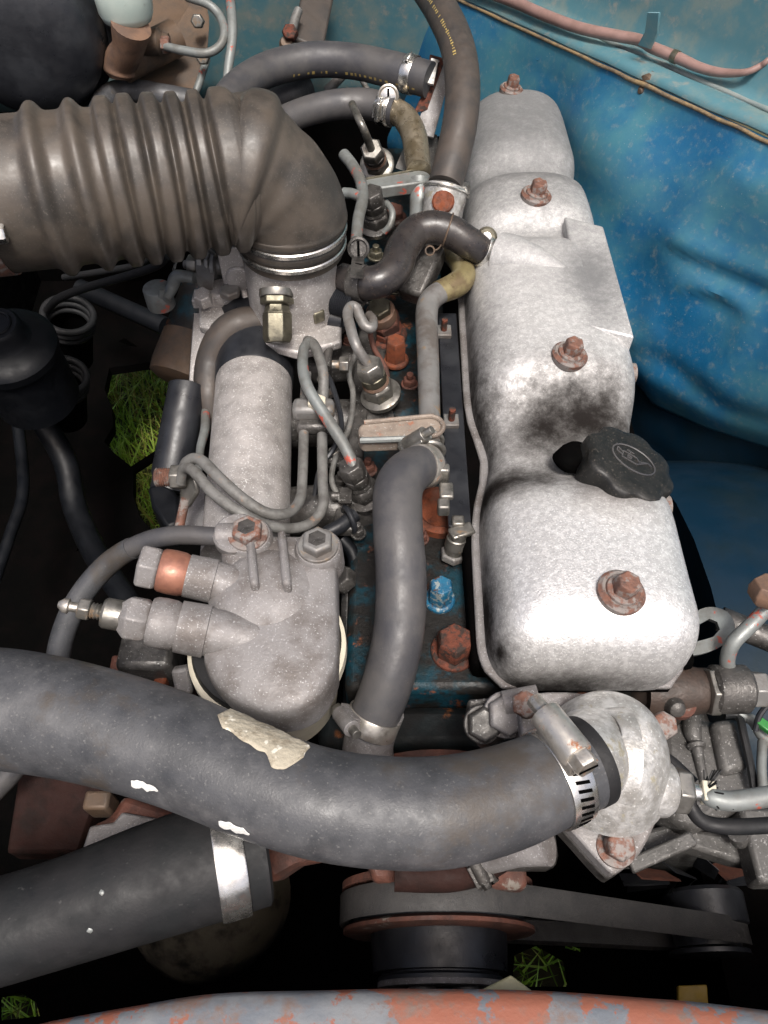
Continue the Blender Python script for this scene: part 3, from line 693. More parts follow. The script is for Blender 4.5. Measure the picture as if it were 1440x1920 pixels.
thr = thing('intake_throttle', 'grey cast throttle body with fittings and levers under the air duct', 'throttle body')
tc_ = dp.p[-1].copy(); dnz = -Z
tb = tc_ + Vector((-.004, 0, .012))
part(thr, 'barrel', lathe(tb, dnz, [(0, .050), (.02, .050), (.03, .051), (.085, .053), (.09, .06)], 44), M['cast aluminium'])
# mounting plate under it
zp = tb.z - .085
part(thr, 'base_plate', prism([P(372, 545, zp), P(418, 540, zp), P(640, 590, zp), P(640, 640, zp), P(560, 662, zp), P(372, 610, zp)], Vector((0, 0, -.012))), M['cast aluminium'], bev=.003)
part(thr, 'lug', join(cyl(P(420, 556, zp + .004), Z, .017, .014), box(P(395, 560, zp + .004), .04, .022, .012)), M['cast aluminium'], bev=.002)
bl = part(thr, 'bolt', hexa(P(432, 552, zp + .018), Z, .0125, .008), M['grey steel pipe'], bev=.0008); part(thr, 'bolt', hexa(P(384, 566, zp + .008), (Z - Y * .3), .011, .016), M['cast aluminium'], bev=.0008)
bo2 = part(thr, 'bolt', join(hexa(P(593, 596, zp + .010), Z, .0115, .014), cyl(P(593, 600, zp), Z, .013, .010)), M['yellow zinc steel'], bev=.0008)
part(thr, 'upper_block', join(box(P(440, 475, .955), .028, .05, .05), cyl(P(452, 505, .94), (-Y), .016, .02)), M['cast aluminium'], bev=.004)
part(thr, 'lower_lug', cyl(P(445, 518, .925), -Y, .014, .018), M['bright cast aluminium'])
# linkage on the left: shaft, nuts, spring, lever
la, lb = P(346, 496, .93), P(446, 500, .935); ld = (lb - la).normalized()
part(thr, 'shaft', rod(la, lb, .005), M['grey steel pipe'])
part(thr, 'nut', hexa(la + ld * .006, ld, .012, .012), M['zinc steel'], bev=.0008); part(thr, 'nut', hexa(la + ld * .021, ld, .0165, .007), M['zinc steel'], bev=.0008); part(thr, 'nut', hexa(la + ld * .030, ld, .0155, .005), M['grey steel pipe'], bev=.0008)
part(thr, 'collar', lathe(la + ld * .038, ld, [(0, .017), (.004, .017), (.005, .010), (.014, .010)], 24), M['grey steel pipe'])
spv = []
for k in range(0, 8 * 14 + 1):
    a = 2 * math.pi * k / 14; u_, v_, w_ = frame(ld); spv.append((la + ld * (.050 + .024 * k / 112) + (u_ * math.cos(a) + v_ * math.sin(a)) * .0145, .0012))
part(thr, 'spring', tube(spv, 6, 1), M['yellow zinc steel'])
part(thr, 'lever', tube([(P(365, 522, .935), .0065), (P(345, 518, .935), .007), (P(330, 520, .932), .0075), (P(322, 540, .92), .007), (P(310, 562, .915), .006)], 14), M['painted steel pipe'])
part(thr, 'cable_end', join(cyl(P(303, 572, .895), Z, .0165, .026), rod(P(302, 556, .918), P(304, 540, .93), .0035)), M['painted steel pipe'])
solo('throttle_cable', tube([(P(316, 540, .92), .0012), (P(326, 505, .94), .0016), (P(338, 466, .97), .0012), (P(345, 430, 1.0), .001)], 8), M['clamp steel'], 'thin bright throttle cable rising from the small hooked lever', 'cable')
part(thr, 'lever_plate', prism([P(366, 474, .945), P(392, 466, .948), P(404, 500, .94), (P(398, 545, .925)), P(380, 552, .92), P(368, 520, .935)], Vector((0, -.003, -.002))), M['grey steel pipe'], bev=.0008)
part(thr, 'stop_arm', bar(P(384, 452, .955), P(412, 476, .95), .012, .006), M['zinc steel'], bev=.001)
part(thr, 'rib', bar(P(452, 520, .93), P(470, 600, .90), .008, .012), M['cast aluminium'], bev=.002); part(thr, 'rib', bar(P(560, 560, .92), P(575, 600, .90), .006, .01), M['cast aluminium'], bev=.002)
for x, y, z in ((470, 560, .90), (548, 590, .89), (410, 600, .885), (630, 622, .885)): part(thr, 'screw', hexa(P(x, y, z), (Z - Y * .3).normalized(), .0065, .007), M['zinc steel'], bev=.0006)
# brass fitting in front
p = P(513, 548, .925); d = (P(514, 612, .915) - p).normalized()
p0 = tc_ + Vector((-.016, -.046, -.022)); d = Vector((.0, -.74, -.66)).normalized()
fit = part(thr, 'fitting', join(hexa(p0 + d * .004, d, .0185, .008), lathe(p0 + d * .012, d, [(0, .013), (.006, .014), (.010, .0165)], 6), hexa(p0 + d * .022, d, .0162, .030)), M['yellow zinc steel'], bev=.0008)
part(fit, 'bore', cyl(p0 + d * .0518, d, .0075, .001), M['grey steel pipe']); part(fit, 'washer', cyl(p0 - d * .004, d, .019, .008), M['zinc steel'])
# front stay of the plate
part(thr, 'stay', prism([P(372, 590, .88), P(412, 590, .885), P(392, 660, .85), P(376, 740, .82), P(362, 740, .82)], Vector((-.008, .004, 0))), M['cast aluminium'], bev=.002)

# intake plenum
plm = thing('intake_tube', 'grey speckled cast intake tube running forward from the throttle body', 'intake manifold')
pa, pb = P(480, 652, .865), P(462, 1010, .865); pd = (pb - pa).normalized()
part(plm, 'tube', lathe(pa - pd * .03, pd, [(0, .030), (.006, .038), (.03, .0435), (.05, .0435), (.31, .0425), (.33, .0425)], 56), M['cast aluminium'])
part(plm, 'collar', lathe(pa - pd * .040, pd, [(0, .050), (.016, .055), (.03, .052), (.050, .0465), (.080, .0455), (.100, .0446), (.102, .0437)], 56), M['black paint'])  # black ring paints in the shade below the throttle plate
part(plm, 'flange', prism([P(385, 985, .845), P(385, 910, .845), P(350, 905, .83), P(330, 960, .82), P(345, 1000, .82)], Vector((0, 0, -.014))), M['brown aluminium'], bev=.002)
for (xa, ya, xb, yb, r_) in ((560, 960, 720, 950, .026), (560, 800, 720, 800, .026), (600, 690, 720, 690, .022)):
    part(plm, 'runner', tube([(P(xa - 20, ya, .84), r_), (P((xa+xb)/2, ya - 8, .848), r_), (P(xb, yb, .83), r_ * 1.05)], 24), M['oily aluminium'])
# hose curling round the plenum
p_ = Path(pts((505, 604, .90, 54), (455, 606, .905, 58), (418, 630, .895, 58), (396, 680, .87, 58), (392, 740, .85, 56), (402, 800, .82, 52)), 10)
solo('bypass_hose', tube(p_, 22), M['brown hose rubber'], 'dark hose curling round the left end of the grey intake tube', 'hose')

# ================================================================== FUEL FILTER
ff = thing('fuel_filter', 'brown grey cast fuel filter head with two ports on a cream canister', 'fuel filter')
zf = .945
fo = [(428, 1000), (610, 1000), (629, 1015), (632, 1100), (634, 1215), (622, 1270), (585, 1318), (520, 1337), (450, 1322), (400, 1280), (378, 1220), (400, 1120), (412, 1050), (412, 1010)]
fo3 = Path([(P(x, y, zf), .01) for x, y in fo + [fo[0]]], 4).p[:-1]
cf = P(510, 1200, zf)
def inset(L, k, dz): return [cf.lerp(p, k) + Z * dz for p in L]
levels = [inset(fo3, 1.0, -.040), inset(fo3, 1.0, -.012), inset(fo3, .985, -.004), inset(fo3, .95, 0), inset(fo3, .8, .003), inset(fo3, .5, .006), inset(fo3, .2, .007)]
V = [p for l in levels for p in l]; n = len(fo3); Fc = [(i*n+k, i*n+(k+1) % n, (i+1)*n+(k+1) % n, (i+1)*n+k) for i in range(len(levels)-1) for k in range(n)]
Fc += [tuple((len(levels)-1)*n + k for k in range(n)), tuple(range(n))[::-1]]
head = part(ff, 'head', (V, Fc), M['brown aluminium'], smooth=60)
for (xa, ya, xb, yb, d, nm) in ((318, 1072, 540, 1120, 80, 0), (300, 1168, 540, 1212, 96, 1)):
    a, b = P(xa, ya, .955), P(xb, yb, .928); dd = (b - a).normalized(); r_ = px(a, d) / 2
    part(ff, 'port', lathe(a, dd, [(.014, r_ * 1.02), (.030, r_ * 1.04), (.036, r_ * 1.05), (.0365, r_ * .96), (.11, r_ * .86), (.125, r_ * .6), (.13, r_ * .2)], 36), M['brown aluminium'])
    if nm == 0:
        part(ff, 'washer', lathe(a, dd, [(-.008, r_ * .95), (-.006, r_ * 1.02), (.002, r_ * 1.06), (.010, r_ * 1.04), (.014, r_ * .95)], 36), M['copper washer'])
        part(ff, 'plug', lathe(a, dd, [(-.0245, r_ * .95), (-.0225, r_ * 1.1), (-.010, r_ * 1.1), (-.0085, r_ * 1.0), (-.008, r_ * .9)], 6), M['brown aluminium'], bev=.0012)
    else:
        part(ff, 'collar', lathe(a, dd, [(-.008, r_ * .9), (-.005, r_ * .98), (.002, r_ * 1.0), (.010, r_ * .98), (.014, r_ * .9)], 36), M['brown aluminium'])
        part(ff, 'plug', lathe(a, dd, [(-.030, r_ * .62), (-.024, r_ * .92), (-.012, r_ * .92), (-.008, r_ * .8)], 6), M['brown aluminium'], bev=.001)
        part(ff, 'sleeve', lathe(a, dd, [(-.043, r_ * .52), (-.041, r_ * .6), (-.028, r_ * .6)], 24), M['zinc steel'])
        blv = part(ff, 'bleed_screw', lathe(a, dd, [(-.053, r_ * .26)] + [(-.052 + .0013 * k, r_ * (.33 if k % 2 else .27)) for k in range(8)], 16), M['zinc steel'])
        part(blv, 'hex', lathe(a, dd, [(-.061, r_ * .38), (-.059, r_ * .45), (-.052, r_ * .45)], 6), M['zinc steel'], bev=.0008)
        part(blv, 'nipple', lathe(a, dd, [(-.0755, r_ * .12), (-.072, r_ * .27), (-.068, r_ * .30), (-.067, r_ * .19), (-.060, r_ * .19)], 20), M['worn clamp steel'])
for x, y, m in ((465, 1000, 'rusty bolt'), (596, 1022, 'grey steel pipe')):
    p = P(x, y, zf + .010); part(ff, 'boss', lathe(p - Z * .03, Z, [(0, .021), (.024, .020), (.028, .018)], 28), M['brown aluminium'])
    b = part(ff, 'bolt', join(hexa(p, Z, .0135, .010), lathe(p - Z * .003, Z, [(0, .017), (.004, .017)], 24)), M[m], bev=.001); part(b, 'recess', lathe(p, Z, [(.0101, .008), (.0103, .0075)], 6), M['oily aluminium'])
for x in (470, 530): part(ff, 'web', bar(P(x, 1010, zf), P(x + 10, 1110, zf + .012), .007, .022), M['brown aluminium'], bev=.003)
part(ff, 'cast_shoulder', lathe(P(505, 1140, .92), Z, [(0, .05), (.024, .046), (.034, .03), (.038, .01)], 32), M['brown aluminium'], smooth=60)
cc = P(508, 1225, .895)
part(ff, 'canister_rim', lathe(cc + Vector((0, -.004, .016)), -Z, [(-.008, .061), (-.006, .064), (.004, .0645), (.007, .062), (.02, .058), (.09, .052)], 56), M['cream paint'])
part(ff, 'seal', lathe(cc + Vector((0, -.003, .025)), -Z, [(-.006, .0585), (0, .0605), (.003, .060)], 56), M['matt black rubber'])
# banjo pipe that runs under the bolt on the filter
p_ = Path(pts((445, 1010, .945, 34), (400, 1006, .945, 36), (330, 1004, .94, 37), (268, 1018, .93, 38), (205, 1056, .91, 40), (150, 1120, .89, 40), (118, 1190, .87, 40), (95, 1290, .84, 40), (40, 1420, .80, 44), (-30, 1500, .78, 46)), 12)
fh = thing('fuel_hose', 'dark fuel hose with grey sleeve arching left from the fuel filter bolt', 'hose')
part(fh, 'hose', tube(p_, 22), M['grey hose rubber'])
ua, ub = p_.near(P(245, 1028, .925)), p_.near(P(95, 1290, .84))
slv = [p_.at(ua + (ub - ua) * k / 24) for k in range(25)]
part(fh, 'sleeve', tube([(q[0], q[1] * 1.09) for q in slv], 22, 3), M['painted steel pipe'] if 0 else M['big hose rubber'])
q = P(445, 1004, .948); part(fh, 'banjo', join(lathe(q - Z * .005, Z, [(0, .020), (.009, .020), (.011, .018)], 26), tube([(q, .011), (P(412, 1006, .946), .0115)], 16)), M['brown aluminium'])

# ================================================================== BIG RADIATOR HOSES
uh = thing('upper_radiator_hose', 'thick dusty black upper radiator hose sweeping across the engine front', 'radiator hose')
hp = Path(pts((-260, 1330, .985, 235), (-60, 1325, .985, 225), (60, 1335, .985, 218), (200, 1365, .985, 210), (330, 1405, .985, 205), (450, 1455, .985, 200), (580, 1500, .985, 198), (700, 1520, .983, 198), (820, 1522, .98, 198), (930, 1500, .975, 190), (1020, 1466, .972, 178), (1094, 1430, .968, 166)), 14)
part(uh, 'hose', tube(hp, 64, wob=.006), M['big hose rubber'], smooth=80)
un = lambda x, y: hp.near(P(x, y, .985))
u0, u1 = un(388, 1425), un(566, 1490)
lb = part(uh, 'paper_label', patch(hp, u0, u1, [-.90, -.66, -.64, -.60, -.55, -.50, -.34, -.36, -.72], [-1.32, -1.42, -1.40, -1.38, -1.36, -1.30, -1.22, -1.18, -1.05], .0016, 60, 24, .07, 3), M['paper label'], smooth=50)
for i, (x, y, a0, a1, dx) in enumerate(((332, 1405, .70, .92, 20), (484, 1465, .86, 1.12, 24))):
    u = un(x, y); u2 = un(x + dx, y + dx * .4); w_ = abs(u2 - u) + .006
    am = (a0 + a1) / 2
    part(uh, 'paint_flake', patch(hp, u - w_, u + w_, [am - .05, a0 + .02, a0, a0 + .04, a0 + .02, am - .02], [am + .04, a1, a1 - .09, a1 - .02, a1 - .10, am + .01], .0009, 30, 10, .025, i + 3), M['white flake'])
p_, r_, t_ = hp.at(1)
lh = thing('lower_radiator_hose', 'matt black lower radiator hose angled across the bottom left corner', 'radiator hose')
lp = Path(pts((-250, 1812, .90, 186), (-40, 1756, .90, 188), (120, 1708, .90, 190), (280, 1652, .90, 204), (400, 1614, .895, 208), (486, 1592, .89, 198)), 10)
part(lh, 'hose', tube(lp, 56), M['matt black rubber'], smooth=80)
part(lh, 'end_lip', lathe(lp.p[-1], lp.at(1)[2], [(-.001, lp.r[-1]), (.002, lp.r[-1]), (.004, lp.r[-1] - .003), (.003, lp.r[-1] - .009)], 56), M['matt black rubber'])
for x, y, s in ((212, 1655, .010), (194, 1712, .012)):
    u = lp.near(P(x, y, .9)); a = -.1 if y < 1700 else .45
    part(lh, 'paint_fleck', patch(lp, u - s * .6, u + s * .6, [a, a - .04, a], [a + .02, a + .07, a + .04], .0006, 6, 4), M['painted steel pipe'])
clamp(lp, lp.near(P(428, 1602, .893)), 'bright plain band clamp on the black lower radiator hose', .020, -1.18, ('clamp steel', 'oily aluminium', 'oily aluminium'), size=1.0)
clamp(hp, un(1062, 1452), 'large slotted worm clamp with rusty screw on the upper hose at the thermostat housing', .018, -.42, ('clamp steel', 'worn clamp steel', 'worn clamp steel'), True, 1.7)

# ================================================================== THERMOSTAT HOUSING
th = thing('thermostat_housing', 'rounded aluminium thermostat housing at the end of the thick upper hose', 'thermostat housing')
o = P(1140, 1428, .945); ax = Vector((.52, -.30, .80)).normalized()
ux_ = Vector((.55, -.84, 0)).normalized(); 
fl = [(972, 1330), (1000, 1300), (1100, 1300), (1210, 1330), (1245, 1370), (1250, 1450), (1238, 1520), (1200, 1600), (1160, 1634), (1138, 1630), (1060, 1545), (1010, 1500), (985, 1420)]
fz = lambda x, y: .925 - .00010 * (y - 1300) * .5
fpts = [P(x, y, fz(x, y)) for x, y in fl]
part(th, 'flange', prism(Path([(p, .01) for p in fpts + [fpts[0]]], 3).p[:-1], Vector((0, 0, -.014))), M['brown aluminium'], bev=.004)
part(th, 'lower_flange', prism([p * 1 + Vector((0, 0, -.0165)) for p in Path([(p, .01) for p in fpts + [fpts[0]]], 3).p[:-1]], Vector((0, 0, -.016))), M['oily aluminium'], bev=.003)
dome = []
dc_ = P(1140, 1425, .93); R1, R2, R3 = px(dc_, 216) / 2, px(dc_, 246) / 2, .044
for i in range(21):
    a = math.pi / 2 * i / 20
    dome.append([dc_ + Vector((math.cos(b) * R1 * math.cos(a) ** .62 * (1 + .10 * (1 - i / 20) ** 6), math.sin(b) * R2 * math.cos(a) ** .62 * (1 + .10 * (1 - i / 20) ** 6) + .004 * math.sin(a), R3 * math.sin(a) ** .95 - .004 + .0015 * math.sin(b * 3))) for b in [2 * math.pi * k / 56 for k in range(57)]])
part(th, 'dome', grid(dome), M['bright cast aluminium'], smooth=80)
part(th, 'outlet', tube([(dc_ + Vector((.004, -.004, .016)), .036), (dc_ + Vector((-.016, -.003, .020)), .0325), (hp.p[-1], .0285), (hp.p[-4], .0275)], 40), M['bright cast aluminium'], smooth=70)
part(th, 'outlet_bead', lathe(hp.p[-1], hp.at(1)[2], [(-.004, hp.r[-1] * 1.0), (-.002, hp.r[-1] * 1.03), (.005, hp.r[-1] * 1.03), (.007, hp.r[-1] * .9)], 44), M['matt black rubber'])
part(th, 'neck', tube([(P(1030, 1590, .90), .012), (P(970, 1590, .885), .013), (P(920, 1600, .86), .014)], 20), M['brown aluminium'])
part(th, 'mount_block', join(box(P(985, 1590, .865), .045, .03, .03)), M['oily aluminium'], bev=.008)
for x, y, z, r_, m in ((986, 1322, .942, .0105, 'rusty bolt'), (1157, 1585, .916, .0105, 'rusty bolt'), (1238, 1362, .93, .0105, 'rusty bolt')):
    p = P(x, y, z); p2 = Vector((p.x, p.y, z))
    d = (Z + Vector((-.25 if x < 1000 else .1, -.25, 0))).normalized()
    part(th, 'bolt', join(hexa(p2, d, r_, .010), rod(p2 - d * .016, p2, r_ * .8)), M[m], bev=.001)
part(th, 'washer', lathe(P(1153, 1590, .909), Z, [(0, .0135), (.003, .0135), (.004, .012)], 28), M['rusty bolt'])
# sensor to the right
sn = thing('temperature_sensor', 'brass and white plug sensor screwed into the thermostat housing', 'sensor')
p = P(1246, 1478, .925); d = (P(1310, 1486, .922) - p).normalized()
part(sn, 'boss', lathe(p - d * .012, d, [(0, .021), (.012, .020), (.016, .017)], 28), M['bright cast aluminium']); part(sn, 'hex', hexa(p + d * .005, d, .0165, .012), M['zinc steel'], bev=.001)
part(sn, 'stem', rod(p + d * .016, p + d * .026, .006), M['clamp steel']); part(sn, 'plug', box(p + d * .031 + Z * .002, .010, .014, .012, d, d.cross(Z).normalized(), Z), M['cream paint'], bev=.001)
sw = thing('wire_sleeve', 'grey sleeved wire leading right from the white sensor plug', 'wire')
w1 = pts((1316, 1482, .925, 14), (1330, 1494, .925, 34), (1365, 1502, .925, 37), (1410, 1498, .925, 38), (1460, 1490, .925, 38))
part(sw, 'sleeve', tube(w1, 18), M['painted steel pipe'])
fr = []
for k in range(26):
    a = random.uniform(0, 6.28); q = w1[0][0] + Vector((.002, 0, 0)); e = q + Vector((random.uniform(.002, .016), math.cos(a) * .014, math.sin(a) * .012)); fr.append(rod(q.lerp(e, .2), e, .0006, 5))
part(sw, 'frayed_braid', join(*fr), M['matt black rubber'], stuff=True)
solo('black_wire', tube(pts((1308, 1488, .92, 8), (1296, 1510, .915, 24), (1318, 1540, .91, 28), (1370, 1550, .91, 30), (1470, 1546, .91, 30)), 16), M['matt black rubber'], 'black wire looping under the grey sleeved wire from the sensor', 'wire')
solo('braided_cable', tube(pts((1240, 1415, .90, 20), (1262, 1432, .90, 24), (1300, 1470, .90, 26)), 14), M['matt black rubber'], 'short black cable between the thermostat housing and white plug', 'wire')
# bolts and bits left of the housing
bt = thing('housing_bracket', 'dark oily bracket with bolts left of the thermostat housing', 'bracket')
part(bt, 'plate', prism([P(875, 1310, .89), P(1000, 1300, .89), P(985, 1360, .88), P(905, 1392, .87), P(882, 1362, .87)], Vector((0, 0, -.02))), M['oily aluminium'], bev=.003)
for x, y, z, r_ in ((906, 1358, .895, .014), (950, 1340, .905, .0165)): 
    p = P(x, y, z); part(bt, 'bolt', join(hexa(p, (Z - Y * .4), r_, .011), lathe(p, (Z - Y * .4), [(-.008, r_ * 1.1), (0, r_ * 1.1)], 24)), M['oily aluminium'] if x < 920 else M['brown aluminium'], bev=.001)
part(bt, 'pipe_stub', rod(P(945, 1322, .91), P(1010, 1310, .915), .011), M['brown aluminium'])

# ================================================================== WATER HOSES AND STEEL PIPES ALONG THE HEAD
mp_ = Path(pts((808, 872, .925, 70), (775, 880, .94, 84), (748, 915, .945, 92), (746, 990, .94, 94), (752, 1080, .925, 96), (748, 1180, .905, 96), (726, 1280, .88, 96), (690, 1372, .85, 92)), 14)
solo('heater_hose', tube(mp_, 36, wob=.004), M['grey hose rubber'], 'smooth grey heater hose curving down beside the fuel filter', 'hose')
part(None, 'x', ([Vector((0, 0, 0)), Vector((.001, 0, 0)), Vector((0, .001, 0))], [(0, 1, 2)]), M['soil']) if 0 else None
clamp(mp_, .965, 'slotted worm clamp at the lower end of the grey heater hose', .016, .9, ('worn clamp steel', 'brown aluminium', 'zinc steel'), True, 1.2)
c2 = clamp(mp_, .045, 'corroded clamp joining the grey heater hose to the steel pipe', .012, 1.9, ('worn clamp steel', 'zinc steel', 'zinc steel'), False, 1.2)
solo('hose_outlet', tube([(P(716, 1330, .86), .020), (P(690, 1400, .83), .022), (P(700, 1480, .80), .024)], 20), M['brown aluminium'], 'brown metal outlet under the lower end of the heater hose', 'pipe')
wp = thing('water_pipe', 'straight grey steel water pipe beside the valve cover with olive crusted bend', 'pipe')
part(wp, 'pipe', tube(pts((808, 885, .925, 38), (806, 800, .925, 40), (803, 680, .925, 41), (800, 590, .925, 42), (808, 562, .926, 42), (830, 545, .926, 42)), 26, 12), M['grey steel pipe'])
part(wp, 'crusted_bend', tube(pts((822, 549, .926, 44), (850, 537, .925, 46), (868, 522, .924, 46), (866, 500, .92, 42), (850, 480, .915, 36), (838, 470, .91, 34)), 24, 10, wob=.05), M['olive pipe'])
part(wp, 'end_flange', join(torus(P(806, 846, .925), -Y, px(P(806, 846, .925), 50) / 2, .003), torus(P(806, 826, .925), -Y, px(P(806, 826, .925), 46) / 2, .0025)), M['zinc steel'])
pst = thing('pipe_strap', 'folded rusty strap bracket holding the straight water pipe', 'strap')
def strap(x0, y0, x1, y1, z, hpx, wid, m, th_=.003):
    a, b = P(x0, y0, z), P(x1, y1, z); r_ = px(b, hpx) / 2; d = (b - a).normalized(); s = Vector((-d.y, d.x, 0)); L = []
    L.append(a + s * r_ * .8)
    L.append(b + s * r_)
    for k in range(1, 10):
        t = math.pi * k / 10; L.append(b + s * r_ * math.cos(t) + d * r_ * math.sin(t))
    L += [b - s * r_, a - s * r_ * .8]
    for k in range(1, 8):
        t = math.pi * k / 8; L.append(a - s * r_ * .8 * math.cos(t) - d * r_ * .5 * math.sin(t))
    return L, a, b, s, d
D('rusty strap', (.26, .215, .175), (.17, .135, .11), rough=.65, metal=.2, scale=40, bump=.3, rust=(.27, .10, .05), ru=(.57, .66), rus=55, speck=(.4, .38, .35), sp=(.64, .7), sps=420)
L, a, b, s, d = strap(684, 808, 806, 800, .938, 50, .02, None)
part(pst, 'strap', prism([p for p in L], Vector((0, 0, -.020))), M['rusty strap'], bev=.0025)
part(pst, 'rib', tube([(p + Z * .001 + s * 0, .0024) for p in L[:12]], 8, 3), M['rusty strap'])
part(pst, 'lower_edge', tube([(p - Z * .002, .0032) for p in L[11:13]] + [(L[13] - Z * .002, .0032)], 8, 3), M['painted steel pipe'])
# corroded clamp ears
q = P(828, 888, .93); part(pst, 'ear', join(box(q, .014, .010, .020), box(q + Vector((.004, -.016, -.006)), .013, .018, .006), box(q + Vector((.001, -.03, -.012)), .011, .012, .014)), M['zinc steel'], bev=.002)
# second strap further back
L, a, b, s, d = strap(690, 345, 786, 330, .945, 42, .02, None)
ps2 = thing('pipe_strap', 'dark grey strap bracket round the rear bent pipe', 'strap')
part(ps2, 'strap', prism(L, Vector((0, 0, -.016))), M['painted steel pipe'], bev=.002); part(ps2, 'edge', tube([(L[0], .002), (L[1], .002)], 8, 3), M['yellow zinc steel'])
rp = thing('rear_water_pipe', 'tarnished bent metal pipe dropping from the upper hose clamp', 'pipe')
part(rp, 'elbow', tube(pts((735, 205, .965, 44), (758, 220, .965, 47), (775, 250, .96, 48), (782, 290, .95, 48), (785, 320, .945, 46)), 24, 10), M['tarnished pipe'])
part(rp, 'drop', tube(pts((786, 335, .94, 40), (787, 380, .92, 38), (785, 440, .90, 38)), 22), M['painted steel pipe'])
# S-shaped breather hose
bp = Path(pts((640, 520, .945, 52), (672, 530, .948, 60), (712, 527, .952, 62), (742, 502, .956, 62), (754, 468, .96, 62), (778, 437, .964, 62), (812, 427, .966, 62), (848, 436, .962, 60), (880, 456, .952, 58), (922, 476, .935, 58)), 12)
solo('breather_hose', tube(bp, 36), M['glossy rubber'], 'shiny black S-shaped breather hose running to the valve cover', 'hose')
clamp(bp, bp.near(P(907, 469, .94)), 'bright clamp with gold screw on the breather hose at the valve cover', .013, .0, ('clamp steel', 'yellow zinc steel', 'yellow zinc steel'), size=.01)
cl_ = clamp(bp, bp.near(P(672, 530, .948)), 'dark slotted screw clamp on the breather hose near the throttle body', .016, 2.2, ('oily aluminium', 'oily aluminium', 'oily aluminium'), True, .9)
q = P(912, 446, .957); gs = thing('clamp_screw', 'gold round screw head standing on the breather hose clamp', 'screw')
part(gs, 'head', lathe(q, (CAM - q), [(-.012, .006), (-.006, .006), (-.005, .012), (0, .0125), (.002, .010)], 24), M['yellow zinc steel']); part(gs, 'core', cyl(q, CAM - q, .0065, .006), M['clamp steel'])
q = P(672, 466, .965); dd = (CAM - q).normalized(); ts = thing('clamp_screw', 'dark slotted round screw beside the breather hose', 'screw')
part(ts, 'head', lathe(q, dd, [(-.014, .008), (-.004, .008), (-.003, .0125), (.003, .0125), (.004, .010), (.001, .009)], 26), M['oily aluminium']); part(ts, 'slot', screw_face(q + dd * .0025, dd, .011), M['grime and shade black'])
part(ts, 'strip', bar(P(672, 480, .955), P(668, 520, .975), .014, .002, CAM - q), M['oily aluminium'])
u = bp.near(P(838, 432, .963)); p, r_, t = bp.at(u)
wc = [(p + (camref(p, t) * math.cos(a) + t.cross(camref(p, t)) * math.sin(a)) * (r_ + .0008), .0011) for a in [R(8 * k - 190) for k in range(46)]]
q = P(806, 470, .955)
solo('wire_clip', join(tube(wc, 8, 2), torus(q, CAM - q, .005, .0011, 24, 6), tube([(q + X * .005, .001), (q + Vector((.010, .004, 0)), .001), (q + Vector((.014, .012, 0)), .001)], 6)), M['brown plate'], 'thin wire spring clip wrapped around the breather hose', 'clip')
# throttle side pipes feeding the breather
solo('vacuum_tube', tube(pts((600, 527, .935, 20), (628, 532, .935, 24), (642, 530, .938, 24)), 14), M['zinc steel'], 'short steel tube joining the throttle body to the breather hose', 'pipe')
ths = thing('stop_screw', 'oily threaded adjusting screw under the breather hose', 'screw')
a, b = P(588, 556, .925), P(665, 575, .928); d = (b - a).normalized(); L_ = (b - a).length
part(ths, 'head', hexa(a, d, .018, .016), M['black paint'], bev=.001); part(ths, 'collar', cyl(a + d * .018, d, .012, .006), M['yellow zinc steel'])
part(ths, 'thread', lathe(a, d, [(.024 + .0012 * k, .0155 if k % 2 else .0135) for k in range(int((L_ - .024) / .0012))], 20), M['black paint'], smooth=10)
solo('oily_fitting', lathe(P(600, 592, .905), (P(640, 600, .905) - P(600, 592, .905)), [(0, .012), (.012, .012), (.013, .016), (.03, .015), (.031, .009), (.036, .009)], 20), M['black paint'], 'small black oily fitting below the threaded adjusting screw', 'fitting')

# big heater hose from the bulkhead down to the head
hh = thing('rear_heater_hose', 'long brownish heater hose with yellow print from the top edge to the rear outlet', 'hose')
gp = Path(pts((775, -60, 1.06, 60), (822, 10, 1.055, 62), (855, 80, 1.045, 64), (867, 150, 1.03, 66), (864, 220, 1.01, 66), (850, 290, .985, 66), (834, 348, .965, 64)), 14)
part(hh, 'hose', tube(gp, 36), M['brown hose rubber'], smooth=80)
def dashes(par, path, ua, ub, a, n_, seed=1):
    gs = []; random.seed(seed)
    for k in range(n_):
        u = ua + (ub - ua) * k / n_; du = (ub - ua) / n_ * random.uniform(.3, .6); h_ = random.uniform(.04, .11)
        if random.random() < .2: continue
        gs.append(patch(path, u, u + du, [a - h_] * 2, [a + h_] * 2, .0003, 2, 2))
    part(par, 'printed_text', join(*gs), M['yellow print'], stuff=True)
dashes(hh, gp, .12, .66, .28, 44)
rso = thing('rear_outlet', 'white corroded metal outlet with rust patch below the brown heater hose', 'outlet')
q = P(833, 368, .95); od = (P(812, 470, .90) - q).normalized()
part(rso, 'body', lathe(q - od * .012, od, [(0, .026), (.012, .0265), (.02, .0245), (.055, .022)], 22), M['bright cast aluminium']); part(rso, 'cap', lathe(q - od * .013, -od, [(0, .024), (.001, .023)], 22), M['grey steel pipe'])
part(rso, 'rust_patch', lathe(q + camref(q, od) * .0245 + od * .010, camref(q, od), [(0, .014), (.0025, .012)], 14), M['orange rust'])
part(rso, 'lower_body', bar(P(812, 465, .93), P(770, 560, .90), .034, .03), M['oily aluminium'], bev=.005)
part(rso, 'wire_clamp', join(torus(q - od * .008, od, .0275, .0016, 40, 8), box(q + X * .026 + Z * .008, .010, .010, .016), ), M['clamp steel'])
